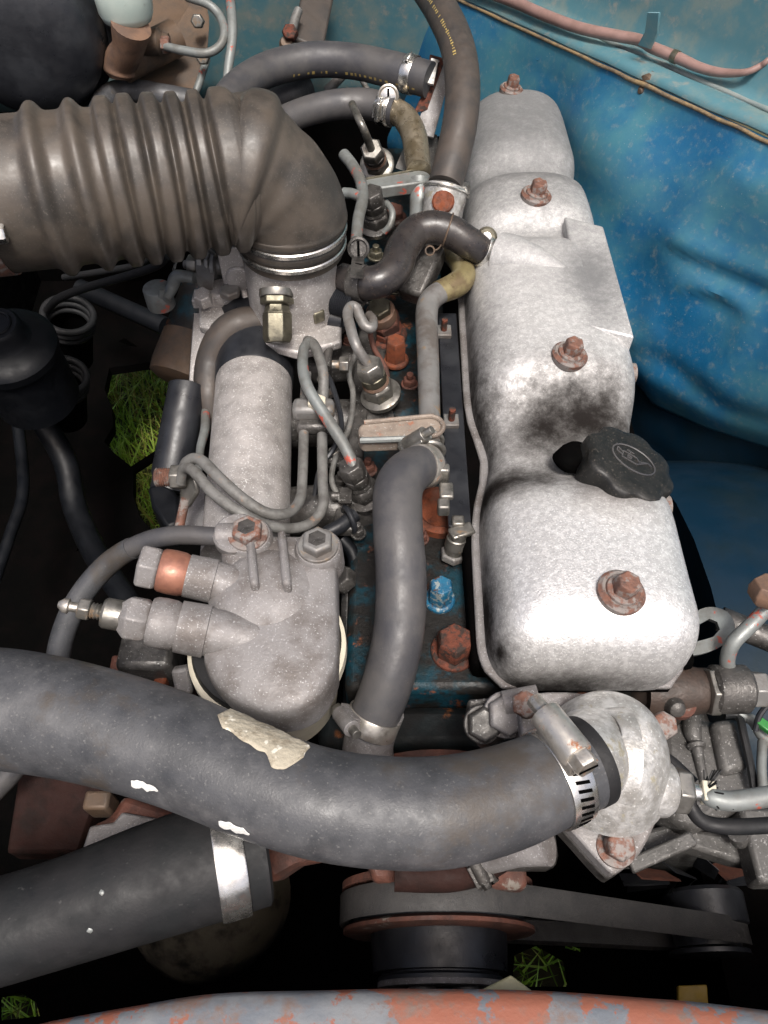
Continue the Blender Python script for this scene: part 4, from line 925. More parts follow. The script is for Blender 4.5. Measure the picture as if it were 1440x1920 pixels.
# two hoses along the bulkhead
ah = thing('bulkhead_hose', 'black hose with yellow print arching along the bulkhead', 'hose')
ap = Path(pts((395, 230, 1.0, 52), (440, 170, 1.0, 58), (500, 132, 1.0, 60), (580, 113, 1.0, 60), (660, 115, 1.0, 60), (740, 132, 1.0, 62), (806, 150, .998, 62)), 14)
part(ah, 'hose', tube(ap, 32), M['grey hose rubber'], smooth=80); dashes(ah, ap, .45, .98, .75, 26, 2); dashes(ah, ap, .03, .16, .6, 7, 3)
clamp(ap, ap.near(P(770, 138, 1.0)), 'bright clamp on the black hose arching along the bulkhead', .014, -.75, ('clamp steel', 'clamp steel', 'clamp steel'), size=.5)
bh = Path(pts((470, 260, .965, 48), (540, 222, .965, 50), (610, 200, .965, 52), (680, 195, .965, 54), (742, 208, .965, 54)), 14)
solo('lower_bulkhead_hose', tube(bh, 32), M['grey hose rubber'], 'short black hose ending at the tarnished bent pipe below the arched hose', 'hose')
clamp(bh, bh.near(P(722, 204, .965)), 'bright slotted worm clamp with round screw on the hose at the bent pipe', .019, .25, ('clamp steel', 'clamp steel', 'clamp steel'), True, .9)
q = P(728, 180, .985); dd = (CAM - q).normalized(); ts = thing('clamp_screw', 'round bright slotted screw head above the worm clamp', 'screw')
part(ts, 'head', lathe(q, dd, [(-.016, .009), (-.004, .009), (-.003, .0145), (.003, .0145), (.004, .0125), (.001, .0105)], 26), M['worn clamp steel']); part(ts, 'face', cyl(q, dd, .010, .0025), M['clamp steel']); part(ts, 'slot', screw_face(q + dd * .003, dd, .012), M['grime and shade black'])
# white and red strip bracket behind the hoses
sb = thing('strip_bracket', 'peeling white and red flat metal bracket behind the hose clamps', 'bracket')
part(sb, 'strip', bar(P(832, 118, 1.005), P(796, 255, .94), .026, .006, (CAM - P(810, 180, .97))), M['brown aluminium'], bev=.001)
part(sb, 'flap', prism([P(806, 104, 1.01), P(836, 112, 1.01), P(820, 150, .99), P(802, 206, .965), P(775, 214, .965), P(800, 160, .99)], Vector((0, .004, 0))), M['red rust'], bev=.001)
part(sb, 'edge', bar(P(815, 112, 1.014), P(806, 158, .995), .010, .004, (CAM - P(810, 130, 1))), M['bright cast aluminium'])
solo('gusset', prism([P(764, 262, .93), P(742, 315, .925), P(770, 325, .92), P(786, 300, .92)], Vector((0, .004, 0))), M['grey steel pipe'], 'grey sheet metal gusset behind the tarnished bent pipe', 'bracket')
solo('rear_bracket', prism([P(790, 255, .93), P(820, 250, .93), P(826, 330, .90), P(800, 335, .90)], Vector((0, 0, -.01))), M['oily aluminium'], 'dark metal bracket behind the brown heater hose', 'bracket', bev=.002)

# ================================================================== INJECTORS AND FUEL LINES
def injector(x, y, z, tx, ty, tz, s, label, rustm='brown cylinder'):
    a, b = P(x, y, z), P(tx, ty, tz); d = (b - a).normalized(); r_ = s
    t = thing('fuel_injector', label, 'injector', 'fuel injectors along the head')
    part(t, 'collar', lathe(a, d, [(-.012, r_ * .8), (-.002, r_ * .95), (0, r_ * 1.45), (.006, r_ * 1.5), (.008, r_ * 1.3)], 28), M['zinc steel'])
    part(t, 'hex', hexa(a + d * .008, d, r_ * 1.12, .016), M['zinc steel'], bev=.0008)
    part(t, 'ring', lathe(a + d * .024, d, [(0, r_ * .9), (.002, r_ * .98), (.005, r_ * .9)], 24), M['brown cylinder'])
    part(t, 'body', lathe(a + d * .028, d, [(0, r_ * .85), (.004, r_ * .92), (.012, r_ * .92), (.013, r_ * .8)], 24), M['yellow zinc steel'])
    part(t, 'nut', hexa(a + d * .040, d, r_ * .98, .018), M['zinc steel'], bev=.0008)
    return t, a + d * .056, d
i1, e1, d1 = injector(716, 745, .872, 685, 672, .935, .0155, 'zinc fuel injector beside the straight water pipe')
q = P(668, 684, .92); part(i1, 'leak_off_nut', join(hexa(q - X * .008, -X, .009, .010), rod(q - X * .018, q - X * .026, .005, 12)), M['zinc steel'], bev=.0006)
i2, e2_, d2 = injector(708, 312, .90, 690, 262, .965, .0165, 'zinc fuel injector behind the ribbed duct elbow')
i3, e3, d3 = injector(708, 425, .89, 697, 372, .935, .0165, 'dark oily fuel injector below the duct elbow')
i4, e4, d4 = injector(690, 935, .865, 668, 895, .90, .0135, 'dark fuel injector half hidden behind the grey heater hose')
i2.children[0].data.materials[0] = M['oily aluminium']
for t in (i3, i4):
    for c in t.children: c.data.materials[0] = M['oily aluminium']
for x, y in ((650, 862), (660, 930)):
    q = P(x, y, .885); part(i4, 'leak_off_nut', join(hexa(q, -X, .009, .012), rod(q - X * .01, q - X * .02, .005, 12)), M['oily aluminium'])
G = 'steel fuel injection lines'
def line(L, m, label, n=14): return solo('fuel_line', tube(pts(*L), n, 10), M[m], label, 'fuel line', G)
def endpx(e, d=19):
    v = e - CAM; return (720 + F * v.dot(RIGHT) / v.dot(FWD), 960 - F * v.dot(UP) / v.dot(FWD), e.z, d)
line([endpx(e1), (668, 648, .945, 20), (656, 610, .95, 20), (652, 588, .95, 20), (658, 575, .95, 20), (668, 578, .948, 20), (676, 596, .944, 20), (686, 612, .94, 20), (697, 614, .938, 20), (699, 600, .938, 18), (692, 590, .935, 16)], 'grey steel pipe', 'hooked bright fuel line bending over the injector by the water pipe')
line([(582, 640, .93, 20), (570, 655, .94, 20), (568, 690, .945, 21), (578, 728, .945, 22), (610, 780, .935, 23), (645, 835, .925, 23), (668, 885, .915, 22)], 'painted steel pipe', 'grey fuel line with red paint marks running diagonally to the front injector')
line([(576, 638, .925, 18), (588, 646, .935, 20), (598, 668, .938, 20), (606, 700, .935, 20), (606, 740, .925, 20), (604, 790, .91, 20), (605, 900, .905, 20), (606, 945, .905, 20), (590, 975, .905, 20), (555, 990, .91, 20), (500, 985, .925, 22), (440, 955, .935, 23), (395, 920, .938, 22), (362, 882, .935, 22), (345, 880, .925, 20), (338, 905, .91, 18)], 'dusty line', 'outer steel fuel line looping past the front of the intake tube')
line([(575, 700, .93, 18), (572, 745, .925, 19), (570, 800, .912, 19), (567, 900, .91, 19), (562, 938, .912, 20), (540, 962, .92, 20), (500, 962, .93, 22), (455, 935, .938, 23), (415, 900, .942, 23), (375, 862, .94, 22), (350, 866, .93, 20), (340, 890, .91, 18)], 'dusty line', 'inner steel fuel line looping past the front of the intake tube')
line([(640, 600, .90, 16), (620, 640, .90, 16), (612, 690, .895, 16)], 'oily aluminium', 'short dark fuel line under the threaded adjusting screw')
line([(668, 452, .95, 22), (672, 410, .955, 22), (680, 372, .955, 22), (676, 340, .955, 22), (662, 312, .955, 22), (645, 290, .955, 22)], 'painted steel pipe', 'bluish forked fuel line next to the duct elbow')
line([(645, 362, .95, 20), (662, 364, .953, 20), (680, 372, .955, 20)], 'painted steel pipe', 'short bluish stub joining the forked fuel line')
line([endpx(e2_, 16), (683, 245, .975, 15), (672, 222, .985, 15), (660, 195, .985, 14)], 'zinc steel', 'thin zinc fuel line rising from the rear injector')
line([(715, 370, .92, 12), (735, 395, .92, 12), (732, 420, .91, 12), (720, 436, .90, 12)], 'painted steel pipe', 'thin curled leak off line beside the oily injector')
line([(692, 612, .91, 10), (700, 650, .90, 10), (722, 690, .89, 11), (728, 725, .88, 11)], 'rusty casting', 'thin rusty leak off line below the hooked fuel line')
lc = thing('line_clamp', 'rusty block clamp tying the two steel fuel lines together', 'clamp')
q = P(588, 768, .925); part(lc, 'block', box(q, px(q, 78), px(q, 36), .018), M['grey steel pipe'], bev=.005); part(lc, 'lower_half', box(q + Vector((.002, -.012, -.012)), px(q, 72), px(q, 26), .014), M['oily aluminium'], bev=.004); part(lc, 'screw', hexa(q + Vector((.004, 0, .008)), Z, .010, .006), M['cream paint'], bev=.001)
# pump side bracket and union with the two lines
un_ = thing('line_union', 'corroded steel unions where the two fuel lines end on the left', 'union')
q = P(322, 895, .90); d = X
part(un_, 'thread', lathe(q - X * .016, X, [(.0012 * k, .0095 if k % 2 else .008) for k in range(14)], 16), M['rusty bolt']); part(un_, 'nut', hexa(q, X, .013, .016), M['zinc steel'], bev=.001)
part(un_, 'clip', prism([P(338, 878, .91), P(362, 880, .915), P(372, 920, .90), P(352, 952, .88), P(335, 945, .875)], Vector((0, .006, -.010))), M['zinc steel'], bev=.003)
part(un_, 'stem', tube(pts((348, 935, .885, 18), (340, 970, .87, 18), (334, 1000, .86, 18)), 12), M['rusty bolt'])
solo('black_canister', lathe(P(352, 722, .86), (P(325, 872, .82) - P(352, 722, .86)), [(0, .018), (.002, .0215), (.108, .0225), (.112, .0205), (.128, .0205), (.130, .012)], 32), M['black paint'], 'slim blue black cylinder standing left of the intake tube', 'canister')
solo('black_block', prism([P(x, y, .83) for x, y in ((276, 912), (300, 905), (322, 915), (336, 930), (334, 982), (312, 990), (296, 965), (284, 950))], Vector((0, 0, -.04))), M['deep black paint'], 'black plastic block below the fuel line unions', 'block', bev=.004)
sm = thing('starter_motor', 'brown and teal cylinder partly hidden left of the intake tube', 'starter motor')
a, b = P(388, 585, .78), P(338, 720, .73); d = (b - a).normalized()
part(sm, 'body', lathe(a - d * .03, d, [(0, .046), (.08, .046)], 36), M['engine teal paint']); part(sm, 'end_cap', lathe(a + d * .045, d, [(0, .047), (.045, .048), (.06, .046), (.064, .038), (.066, .02)], 36), M['brown plate'])
solo('thin_wire', tube(pts((372, 890, .88, 14), (376, 840, .86, 16), (385, 800, .85, 18), (384, 750, .84, 16)), 10), M['painted steel pipe'], 'thin grey pipe between the black cylinder and intake tube', 'pipe')

def small_nut(par, x, y, z, rpx, m, d=Z, h=.009):
    q = P(x, y, z); r_ = px(q, rpx) / 2
    return part(par, 'nut', join(hexa(q, d, r_, h), lathe(q - d * .002, d, [(0, r_ * 1.25), (.003, r_ * 1.25)], 18), rod(q + d * h, q + d * (h + .007), r_ * .5, 10)), M[m], bev=.0006)
for x, y, z, rp, m in ((600, 755, .872, 26, 'oily aluminium'), (640, 905, .868, 26, 'oily aluminium'), (628, 870, .87, 22, 'oily aluminium'), (690, 880, .866, 28, 'rusty casting'), (672, 1000, .86, 24, 'oily aluminium'), (705, 480, .865, 26, 'yellow zinc steel'), (690, 560, .868, 24, 'oily aluminium'), (740, 540, .87, 30, 'yellow zinc steel'), (655, 640, .868, 22, 'rusty casting'), (768, 720, .855, 26, 'rusty casting'), (790, 1010, .852, 24, 'rusty casting')):
    small_nut(eng, x, y, z, rp, m)
part(eng, 'manifold_rail', bar(P(645, 1000, .862), P(690, 620, .862), .022, .014), M['oily aluminium'], bev=.003)
part(eng, 'rusty_boss', lathe(P(760, 760, .85), Z, [(-.01, .026), (.004, .024), (.008, .016)], 18), M['engine teal paint'])
for x, y, tx, ty, lab in ((618, 745, 596, 690, 'small zinc glow plug terminal near the two fuel lines'), (640, 870, 622, 838, 'small dark glow plug terminal beside the front injector'), (700, 560, 690, 520, 'small glow plug terminal under the breather hose')):
    a, b = P(x, y, .87), P(tx, ty, .90); d = (b - a).normalized(); t = thing('glow_plug', lab, 'glow plug', 'glow plugs along the head')
    part(t, 'body', lathe(a, d, [(0, .007), (.012, .007), (.013, .005), (.022, .005)], 14), M['oily aluminium']); part(t, 'hex', hexa(a + d * .004, d, .0095, .008), M['zinc steel'], bev=.0006); part(t, 'nut', hexa(a + d * .020, d, .0065, .006), M['zinc steel'], bev=.0005)
solo('leak_off_line', tube(pts((640, 940, .885, 11), (622, 900, .89, 11), (632, 850, .892, 11), (655, 800, .892, 11), (662, 740, .892, 11), (655, 700, .895, 11), (668, 660, .90, 11)), 10), M['dusty line'], 'thin dusty return line wandering between the injectors', 'fuel line')
solo('glow_plug_wire', tube(pts((604, 690, .90, 10), (622, 720, .90, 10), (640, 790, .892, 10), (628, 836, .90, 10), (600, 880, .89, 10), (590, 930, .87, 10)), 8), M['black paint'], 'thin black wire linking the glow plugs', 'wire')
solo('dark_tube', tube(pts((640, 1010, .85, 24), (662, 1040, .84, 26), (668, 1090, .83, 26), (660, 1160, .81, 26), (668, 1260, .78, 26)), 14), M['deep black paint'], 'dark tube dropping between the fuel filter and heater hose', 'hose')

# ================================================================== RIGHT SIDE: LIFTING EYE, VACUUM PUMP, ALTERNATOR
le = thing('lifting_eye', 'grey steel lifting eye beside the front of the valve cover', 'lifting eye')
z = .87
eye = [P(x, y, z) for x, y in ((1276, 1180), (1300, 1150), (1330, 1138), (1360, 1145), (1376, 1165), (1376, 1188), (1355, 1210), (1320, 1225), (1276, 1232))]
hol = [P(x, y, z) for x, y in ((1296, 1185), (1312, 1170), (1330, 1160), (1345, 1166), (1350, 1180), (1338, 1194), (1318, 1200), (1296, 1205))]
part(le, 'eye', prism([Path([(p, 1) for p in eye], 4).p, hol], Vector((.002, .003, -.009))), M['painted steel pipe'], bev=.0015)
bj = thing('oil_pipe', 'thin dark steel pipe rising right from a banjo fitting', 'pipe')
part(bj, 'pipe', tube(pts((1366, 1262, .86, 28), (1364, 1235, .875, 28), (1376, 1204, .89, 28), (1410, 1170, .90, 28), (1436, 1140, .91, 28), (1450, 1110, .915, 28)), 18), M['painted steel pipe'])
part(bj, 'upper_nut', lathe(P(1436, 1128, .92), (P(1450, 1092, .94) - P(1436, 1128, .92)), [(0, .012), (.004, .016), (.012, .017), (.02, .014)], 6), M['brown cylinder'], bev=.001)
q = P(1368, 1292, .855)
part(bj, 'banjo', lathe(q - X * .017, X, [(0, .018), (.003, .021), (.03, .021), (.033, .018)], 28), M['oily aluminium']); part(bj, 'boss', rod(P(1366, 1255, .865), P(1370, 1290, .855), .013), M['oily aluminium'])
part(bj, 'bolt', hexa(q + X * .017, X, .0165, .014), M['grey steel pipe'], bev=.001)
vp = thing('vacuum_pump', 'brown cast pump body with banjo fitting right of the thermostat housing', 'pump')
part(vp, 'body', lathe(P(1268, 1295, .845), X, [(-.03, .022), (0, .024), (.02, .020), (.030, .020)], 28), M['dark brown casting']); part(vp, 'nut', hexa(P(1322, 1296, .852), X, .022, .010), M['zinc steel'], bev=.001); part(vp, 'shoulder', lathe(P(1248, 1280, .85), Z, [(-.05, .03), (0, .028), (.012, .018)], 24), M['dark brown casting'])
part(vp, 'stud', join(cyl(P(1272, 1325, .84), Z, .012, .014), lathe(P(1272, 1322, .85), Z, [(0, .0135), (.006, .0135)], 20)), M['rusty casting']); part(vp, 'dome_nut', lathe(P(1268, 1328, .86), (Z - Y), [(-.012, .010), (0, .008), (.004, .0065), (.006, .003)], 20), M['oily aluminium'])
part(vp, 'pipe_section', rod(P(1350, 1160, .84), P(1460, 1205, .84), .012), M['oily aluminium'])
al = thing('alternator', 'grey cast alternator body at the right edge behind the belt', 'alternator')
zo = .80
body_ = [P(x, y, zo) for x, y in ((1238, 1352), (1262, 1340), (1300, 1340), (1352, 1350), (1386, 1340), (1408, 1420), (1424, 1500), (1300, 1560), (1240, 1520))]
part(al, 'upper_case', prism(body_, Vector((.0, .0, -.10))), M['alternator aluminium'], bev=.010)
part(al, 'case_rib', tube([(P(1296, 1328, zo + .006), .008), (P(1298, 1370, zo + .005), .008), (P(1306, 1400, zo + .003), .0055), (P(1322, 1478, zo), .004)], 18), M['alternator aluminium']); part(al, 'rib_collar', lathe(P(1304, 1394, zo + .004), (Z * .1 - Y), [(0, .007), (.002, .0085), (.005, .007)], 20), M['alternator aluminium'])
part(al, 'case_step', prism([P(1334, 1350, zo + .010), P(1386, 1344, zo + .010), P(1408, 1440, zo + .010), P(1356, 1452, zo + .010)], Vector((0, 0, -.03))), M['alternator aluminium'], bev=.006)
part(al, 'bracket_strap', tube(pts((1358, 1340, .82, 16), (1384, 1342, .82, 16), (1395, 1380, .82, 16), (1408, 1440, .815, 16), (1414, 1480, .81, 16)), 8), M['matt black rubber'])
yc, zc_, xc = .20, .585, .338
part(al, 'drive_end', lathe(Vector((xc, .175, zc_)), Y, [(0, .07), (.004, .078), (.05, .080), (.055, .074), (.12, .072), (.16, .06)], 48), M['alternator aluminium'])
part(al, 'front_flange', prism([P(x, y, .775) for x, y in ((1195, 1560), (1250, 1545), (1340, 1560), (1412, 1560), (1445, 1600), (1440, 1625), (1380, 1615), (1300, 1590), (1200, 1620), (1170, 1620))], Vector((0, 0, -.025))), M['alternator aluminium'], bev=.004)
part(al, 'end_lug', box(P(1425, 1590, .785), .03, .06, .03), M['alternator aluminium'], bev=.004); part(al, 'adjuster_arm', bar(P(1180, 1625, .785), P(1300, 1572, .795), .012, .010), M['alternator aluminium'], bev=.002); part(al, 'stud', rod(P(1387, 1574, .79), P(1383, 1562, .80), .008), M['alternator aluminium'])
for k in range(12):
    a = 2 * math.pi * k / 12 + .2; rad = Vector((math.cos(a), 0, math.sin(a))); tan = Vector((-math.sin(a), 0, math.cos(a))); o_ = Vector((xc, .150, zc_))
    part(al, 'fan_blade', prism([o_ + rad * .030 - tan * .012, o_ + rad * .078 - tan * .010, o_ + rad * .080 + tan * .004 + Y * .014, o_ + rad * .034 + tan * .006 + Y * .012], (tan * .6 + Y).normalized() * .0025), M['rusty casting' if k in (2, 5) else 'black paint'], bev=.0006)
part(al, 'pulley_boss', lathe(Vector((xc, .110, zc_ + .004)), Y, [(0, .036), (.002, .040), (.030, .041), (.034, .038)], 40), M['black paint'])
# wires at the right edge
hw = thing('wire_bundle', 'thin dark wires with a green connector at the right edge', 'wires')
part(hw, 'wire', tube(pts((1450, 1310, .85, 10), (1425, 1340, .84, 11), (1416, 1370, .83, 11)), 8), M['black paint']); part(hw, 'wire', tube(pts((1385, 1338, .82, 20), (1412, 1352, .82, 22), (1430, 1380, .82, 22), (1450, 1395, .82, 22)), 10), M['painted steel pipe']); part(hw, 'wire', tube(pts((1430, 1390, .82, 18), (1428, 1440, .82, 18), (1432, 1490, .82, 18)), 10), M['painted steel pipe'])
part(hw, 'connector', box(P(1437, 1363, .835), .016, .008, .006, (X - Y).normalized(), (X + Y).normalized(), Z), M['green plastic'], bev=.001)
solo('steel_mount', join(box(P(1285, 1545, .72), .05, .03, .02)), M['grey steel pipe'], 'grey mount under the sensor wires', 'mount', bev=.003) if 0 else None

# ================================================================== PULLEY AND BELT
pu = thing('crank_pulley', 'dark rusty rimmed belt pulley low at the front centre', 'pulley')
pc = Vector((.047, .104, .737)); pr = .080
part(pu, 'rear_rim', lathe(pc + Y * .014, Y, [(0, pr - .004), (.002, pr + .004), (.007, pr + .004), (.009, pr - .002)], 72), M['rusty casting'])
part(pu, 'groove', lathe(pc - Y * .012, Y, [(0, pr - .006), (.026, pr - .006)], 64), M['black paint'])
part(pu, 'front_rim', lathe(pc - Y * .0185, Y, [(0, pr - .004), (.001, pr + .002), (.004, pr + .002), (.007, pr - .004)], 72), M['rusty casting'])
part(pu, 'hub', lathe(pc - Y * .056, Y, [(0, .046), (.003, .052), (.006, .052), (.008, .049), (.009, .049), (.0095, .056), (.03, .058), (.038, .058), (.042, .052)], 56), M['black paint'])
part(pu, 'hub_lip', lathe(pc - Y * .058, Y, [(0, .048), (.001, .0525), (.005, .0525), (.007, .048)], 56), M['brown aluminium'])
for a in (60, 118, 0, 180, 240, 300):
    q = pc - Y * .058 + Vector((math.cos(R(a)), 0, math.sin(R(a)))) * .036
    part(pu, 'bolt', join(hexa(q, -Y, .0095, .012), lathe(q, -Y, [(0, .011), (.003, .011)], 20)), M['oily aluminium'], bev=.001)
ac = Vector((xc - .004, .104, zc_)); ar = .037
d = ac - pc; d.y = 0; Ld = d.length; dx_ = d.normalized(); al_ = math.asin((pr - ar) / Ld)
up_ = Vector((-dx_.z, 0, dx_.x)); rc = []
def arc(c, r_, t0, t1, n):
    return [c + (dx_ * math.cos(t0 + (t1 - t0) * k / n) + up_ * math.sin(t0 + (t1 - t0) * k / n)) * r_ for k in range(n + 1)]
loop = arc(pc, pr + .001, math.pi / 2 - al_, 2 * math.pi - math.pi / 2 + al_, 48) + arc(ac, ar + .001, -math.pi / 2 + al_, math.pi / 2 - al_, 30)
# the long flat runs get intermediate points
full = []
for a, b in zip(loop, loop[1:] + loop[:1]):
    m_ = max(1, int((b - a).length / .02)); full += [a.lerp(b, k / m_) for k in range(m_)]
n = len(full); V = []; Fc = []
for i, q in enumerate(full):
    t = (full[(i+1) % n] - full[i-1]).normalized(); nn = Vector((t.z, 0, -t.x)); c_ = pc.lerp(ac, .5)
    nn = nn if nn.dot(q - (pc if (q - pc).length < (q - ac).length else ac)) > 0 else -nn
    V += [q + nn * .004 - Y * .0118, q + nn * .0045 - Y * .011, q + nn * .0045 + Y * .011, q + nn * .004 + Y * .0118, q - nn * .004 + Y * .009, q - nn * .004 - Y * .009]
for i in range(n):
    for k in range(6): Fc.append((i*6+k, i*6+(k+1) % 6, ((i+1) % n)*6+(k+1) % 6, ((i+1) % n)*6+k))
solo('drive_belt', (V, Fc), M['belt rubber'], 'dark rubber drive belt stretched between the front pulley and alternator', 'belt')
ap_ = thing('alternator_pulley', 'small black pulley at the right end of the drive belt', 'pulley')
part(ap_, 'front_disc', lathe(ac - Y * .020, Y, [(0, ar - .002), (.001, ar + .003), (.005, ar + .003), (.007, ar - .003)], 48), M['black paint']); part(ap_, 'groove', lathe(ac - Y * .012, Y, [(0, ar - .004), (.024, ar - .004)], 40), M['black paint'])
# water pump housing and red castings under the upper hose
wpz = thing('water_pump', 'rusty orange water pump casting under the upper radiator hose', 'water pump')
part(wpz, 'body', lathe(Vector((.047, .115, .760)), Y, [(0, .04), (.01, .06), (.06, .07), (.10, .07)], 40), M['rusty casting'])
part(wpz, 'front_face', prism([P(682, 1600, .82), P(900, 1600, .82), P(986, 1600, .82), P(990, 1665, .815), P(960, 1668, .815), P(700, 1652, .815)], Vector((0, 0, -.02))), M['rusty casting'], bev=.004)
part(wpz, 'inlet_arm', prism([P(486, 1560, .83), P(610, 1590, .83), P(690, 1600, .82), P(560, 1625, .82), P(508, 1660, .80), P(492, 1620, .82)], Vector((0, .01, -.05))), M['rusty casting'], bev=.008)
bc = Path(pts((740, 1638, .84, 62), (830, 1640, .84, 62), (880, 1632, .842, 62), (905, 1622, .845, 62), (940, 1600, .85, 62), (985, 1570, .855, 60)), 8)
solo('bypass_stub_hose', tube(bc, 24), M['shaded rust'], 'short rusty bypass hose tucked under the upper radiator hose', 'hose')
clamp(bc, .62, 'dark slotted clamp under the upper hose above the pulley', .016, .3, ('oily aluminium', 'oily aluminium', 'oily aluminium'), True, .8)
bk = thing('pump_casting', 'rusty red casting with grey patches below the upper hose at left', 'casting')
part(bk, 'body', prism([P(150, 1590, .80), P(168, 1545, .80), P(205, 1530, .80), P(230, 1488, .80), P(330, 1520, .80), P(470, 1560, .80), P(480, 1650, .80), P(300, 1660, .80)], Vector((0, 0, -.08))), M['rusty casting'], bev=.006)
part(bk, 'grey_face', prism([P(152, 1596, .805), P(168, 1548, .805), P(212, 1542, .805), P(228, 1522, .805), P(330, 1540, .805), P(318, 1600, .805), P(160, 1640, .805)], Vector((0, 0, -.006))), M['brown aluminium'], bev=.002)
part(bk, 'lug', box(P(190, 1508, .80), .022, .016, .03), M['brown plate'], bev=.003)
part(bk, 'dark_red_panel', prism([P(35, 1440, .74), P(215, 1452, .74), P(180, 1500, .74), P(150, 1600, .70), P(10, 1600, .70)], Vector((0, 0, -.03))), M['shaded rust'], bev=.004)
part(bk, 'upper_bit', prism([P(208, 1225, .80), P(262, 1230, .80), P(350, 1250, .80), P(350, 1300, .80), P(200, 1270, .80)], Vector((0, 0, -.05))), M['rusty casting'], bev=.004)
part(bk, 'upper_block', box(P(285, 1235, .83), .05, .04, .05), M['oily aluminium'], bev=.006); part(bk, 'orange_edge', bar(P(318, 1225, .84), P(300, 1290, .82), .012, .012), M['orange rust'], bev=.002); part(bk, 'cream_edge', bar(P(338, 1250, .84), P(348, 1300, .82), .016, .012), M['brown aluminium'], bev=.003)
# pale oily sump seen under the lower hose
solo('sump_cover', lathe(P(365, 1742, .50), (Z * .8 - Y * .6), [(-.08, .10), (-.03, .085), (0, .06), (.010, .04), (.014, .01)], 40), M['oily cream'], 'pale rounded cover seen in the dark below the lower radiator hose', 'cover')
# injection pump block between filter and head
ip = thing('pump_bracket', 'dark oily bracket with bolt between the fuel filter and grey heater hose', 'bracket')
part(ip, 'arm', prism([P(640, 1075, .84), P(690, 1078, .84), P(682, 1130, .83), P(660, 1225, .80), P(636, 1220, .80)], Vector((0, 0, -.03))), M['oily aluminium'], bev=.006); part(ip, 'bolt', hexa(P(648, 1092, .855), (X * -.6 + Z), .014, .014), M['oily aluminium'], bev=.001)
part(ip, 'teal_pipe', tube(pts((712, 1040, .83, 24), (704, 1120, .82, 28), (695, 1200, .80, 30), (680, 1290, .77, 32)), 16), M['engine teal paint'])
for x, y, z, d_ in ((640, 970, .86, 24), (600, 1000, .86, 22)):
    pass
solo('dark_hose_elbow', join(tube(pts((610, 1000, .87, 26), (640, 985, .87, 28), (665, 965, .87, 28)), 16), torus(P(655, 975, .87), X + Y * .5, .013, .003)), M['black paint'], 'short black hose elbow near the front injector', 'hose')

# ================================================================== LEFT SIDE
bb = thing('brake_booster', 'large black round brake booster in the top left corner', 'brake booster')
q = P(40, 70, 1.04); d = Vector((.12, -1, .12)).normalized(); r_ = px(q, 300) / 2
part(bb, 'drum', lathe(q, d, [(-.16, r_ * .9), (-.10, r_), (-.06, r_ * 1.0), (-.055, r_ * 1.06), (-.045, r_ * 1.06), (-.04, r_ * .98), (-.01, r_ * .95), (.01, r_ * .85), (.022, r_ * .6), (.026, r_ * .2)], 64), M['black paint'])
mcy = thing('clutch_master_cylinder', 'rusty brown master cylinder under a milky reservoir at the top left', 'master cylinder')
part(mcy, 'neck', tube([(P(246, 48, 1.05), .026), (P(240, 90, 1.02), .021), (P(228, 112, 1.0), .022), (P(225, 132, .985), .023), (P(226, 148, .975), .014)], 26), M['brown cylinder'])
part(mcy, 'barrel', rod(P(228, 122, .99), P(330, 70, 1.0), .024), M['brown plate']); part(mcy, 'bulb', lathe(P(240, 125, .985), (X - Y * .4), [(-.01, .017), (.004, .018), (.010, .012)], 22), M['brown cylinder'])
part(mcy, 'outlet_boss', lathe(P(272, 78, 1.015), X, [(-.02, .018), (.02, .017), (.024, .013), (.026, .010), (.034, .010)], 20), M['brown plate']); part(mcy, 'union', hexa(P(303, 84, 1.015), X, .011, .012), M['rusty bolt'], bev=.001)
rv = thing('fluid_reservoir', 'milky white plastic fluid reservoir at the top left', 'reservoir')
q = P(240, 40, 1.045); part(rv, 'bottle', lathe(q, (Z + X * .05), [(0, .022), (.003, .032), (.012, .036), (.035, .038), (.10, .038), (.12, .03)], 40), M['milky plastic'], smooth=60)
solo('brake_pipe', tube(pts((310, 87, 1.015, 15), (345, 95, 1.015, 16), (385, 100, 1.015, 16), (412, 86, 1.02, 16), (421, 60, 1.03, 16), (412, 30, 1.04, 16), (390, 8, 1.05, 16), (350, -6, 1.055, 16)), 14), M['painted steel pipe'], 'thin grey pipe hooping up beside the milky reservoir', 'pipe')
solo('bulkhead_cable', tube(pts((430, -20, 1.06, 18), (436, 60, 1.03, 18), (428, 130, 1.0, 17), (420, 200, .97, 16)), 12), M['painted steel pipe'], 'grey cable running straight down the bulkhead left of the hoses', 'cable')
solo('lower_pipe', tube(pts((388, 110, .97, 14), (372, 160, .95, 14), (355, 200, .93, 14)), 12), M['painted steel pipe'], 'short grey pipe leaning behind the ribbed duct', 'pipe')
solo('heater_elbow', tube(pts((180, 230, .94, 40), (200, 185, .95, 42), (240, 170, .95, 40), (300, 178, .95, 40), (360, 190, .94, 42)), 22, wob=.05), M['cast aluminium'] if 0 else M['big hose rubber'], 'dark elbow hose peeking over the ribbed duct', 'hose')
pb_ = thing('pedal_plate', 'rusty brown mounting plate on the bulkhead beside the reservoir', 'plate')
part(pb_, 'plate', prism([P(290, -20, 1.02), P(375, -20, 1.02), P(392, 60, .99), P(385, 150, .95), P(350, 180, .94), P(250, 180, .94), P(250, 60, .99)], Vector((0, .02, .01))), M['brown plate'], bev=.003); 
for x, y, z in ((372, 40, 1.01), (382, 108, .985)): part(pb_, 'bolt', hexa(P(x, y, z), -Y + Z * .4, .010, .010), M['zinc steel'], bev=.001)
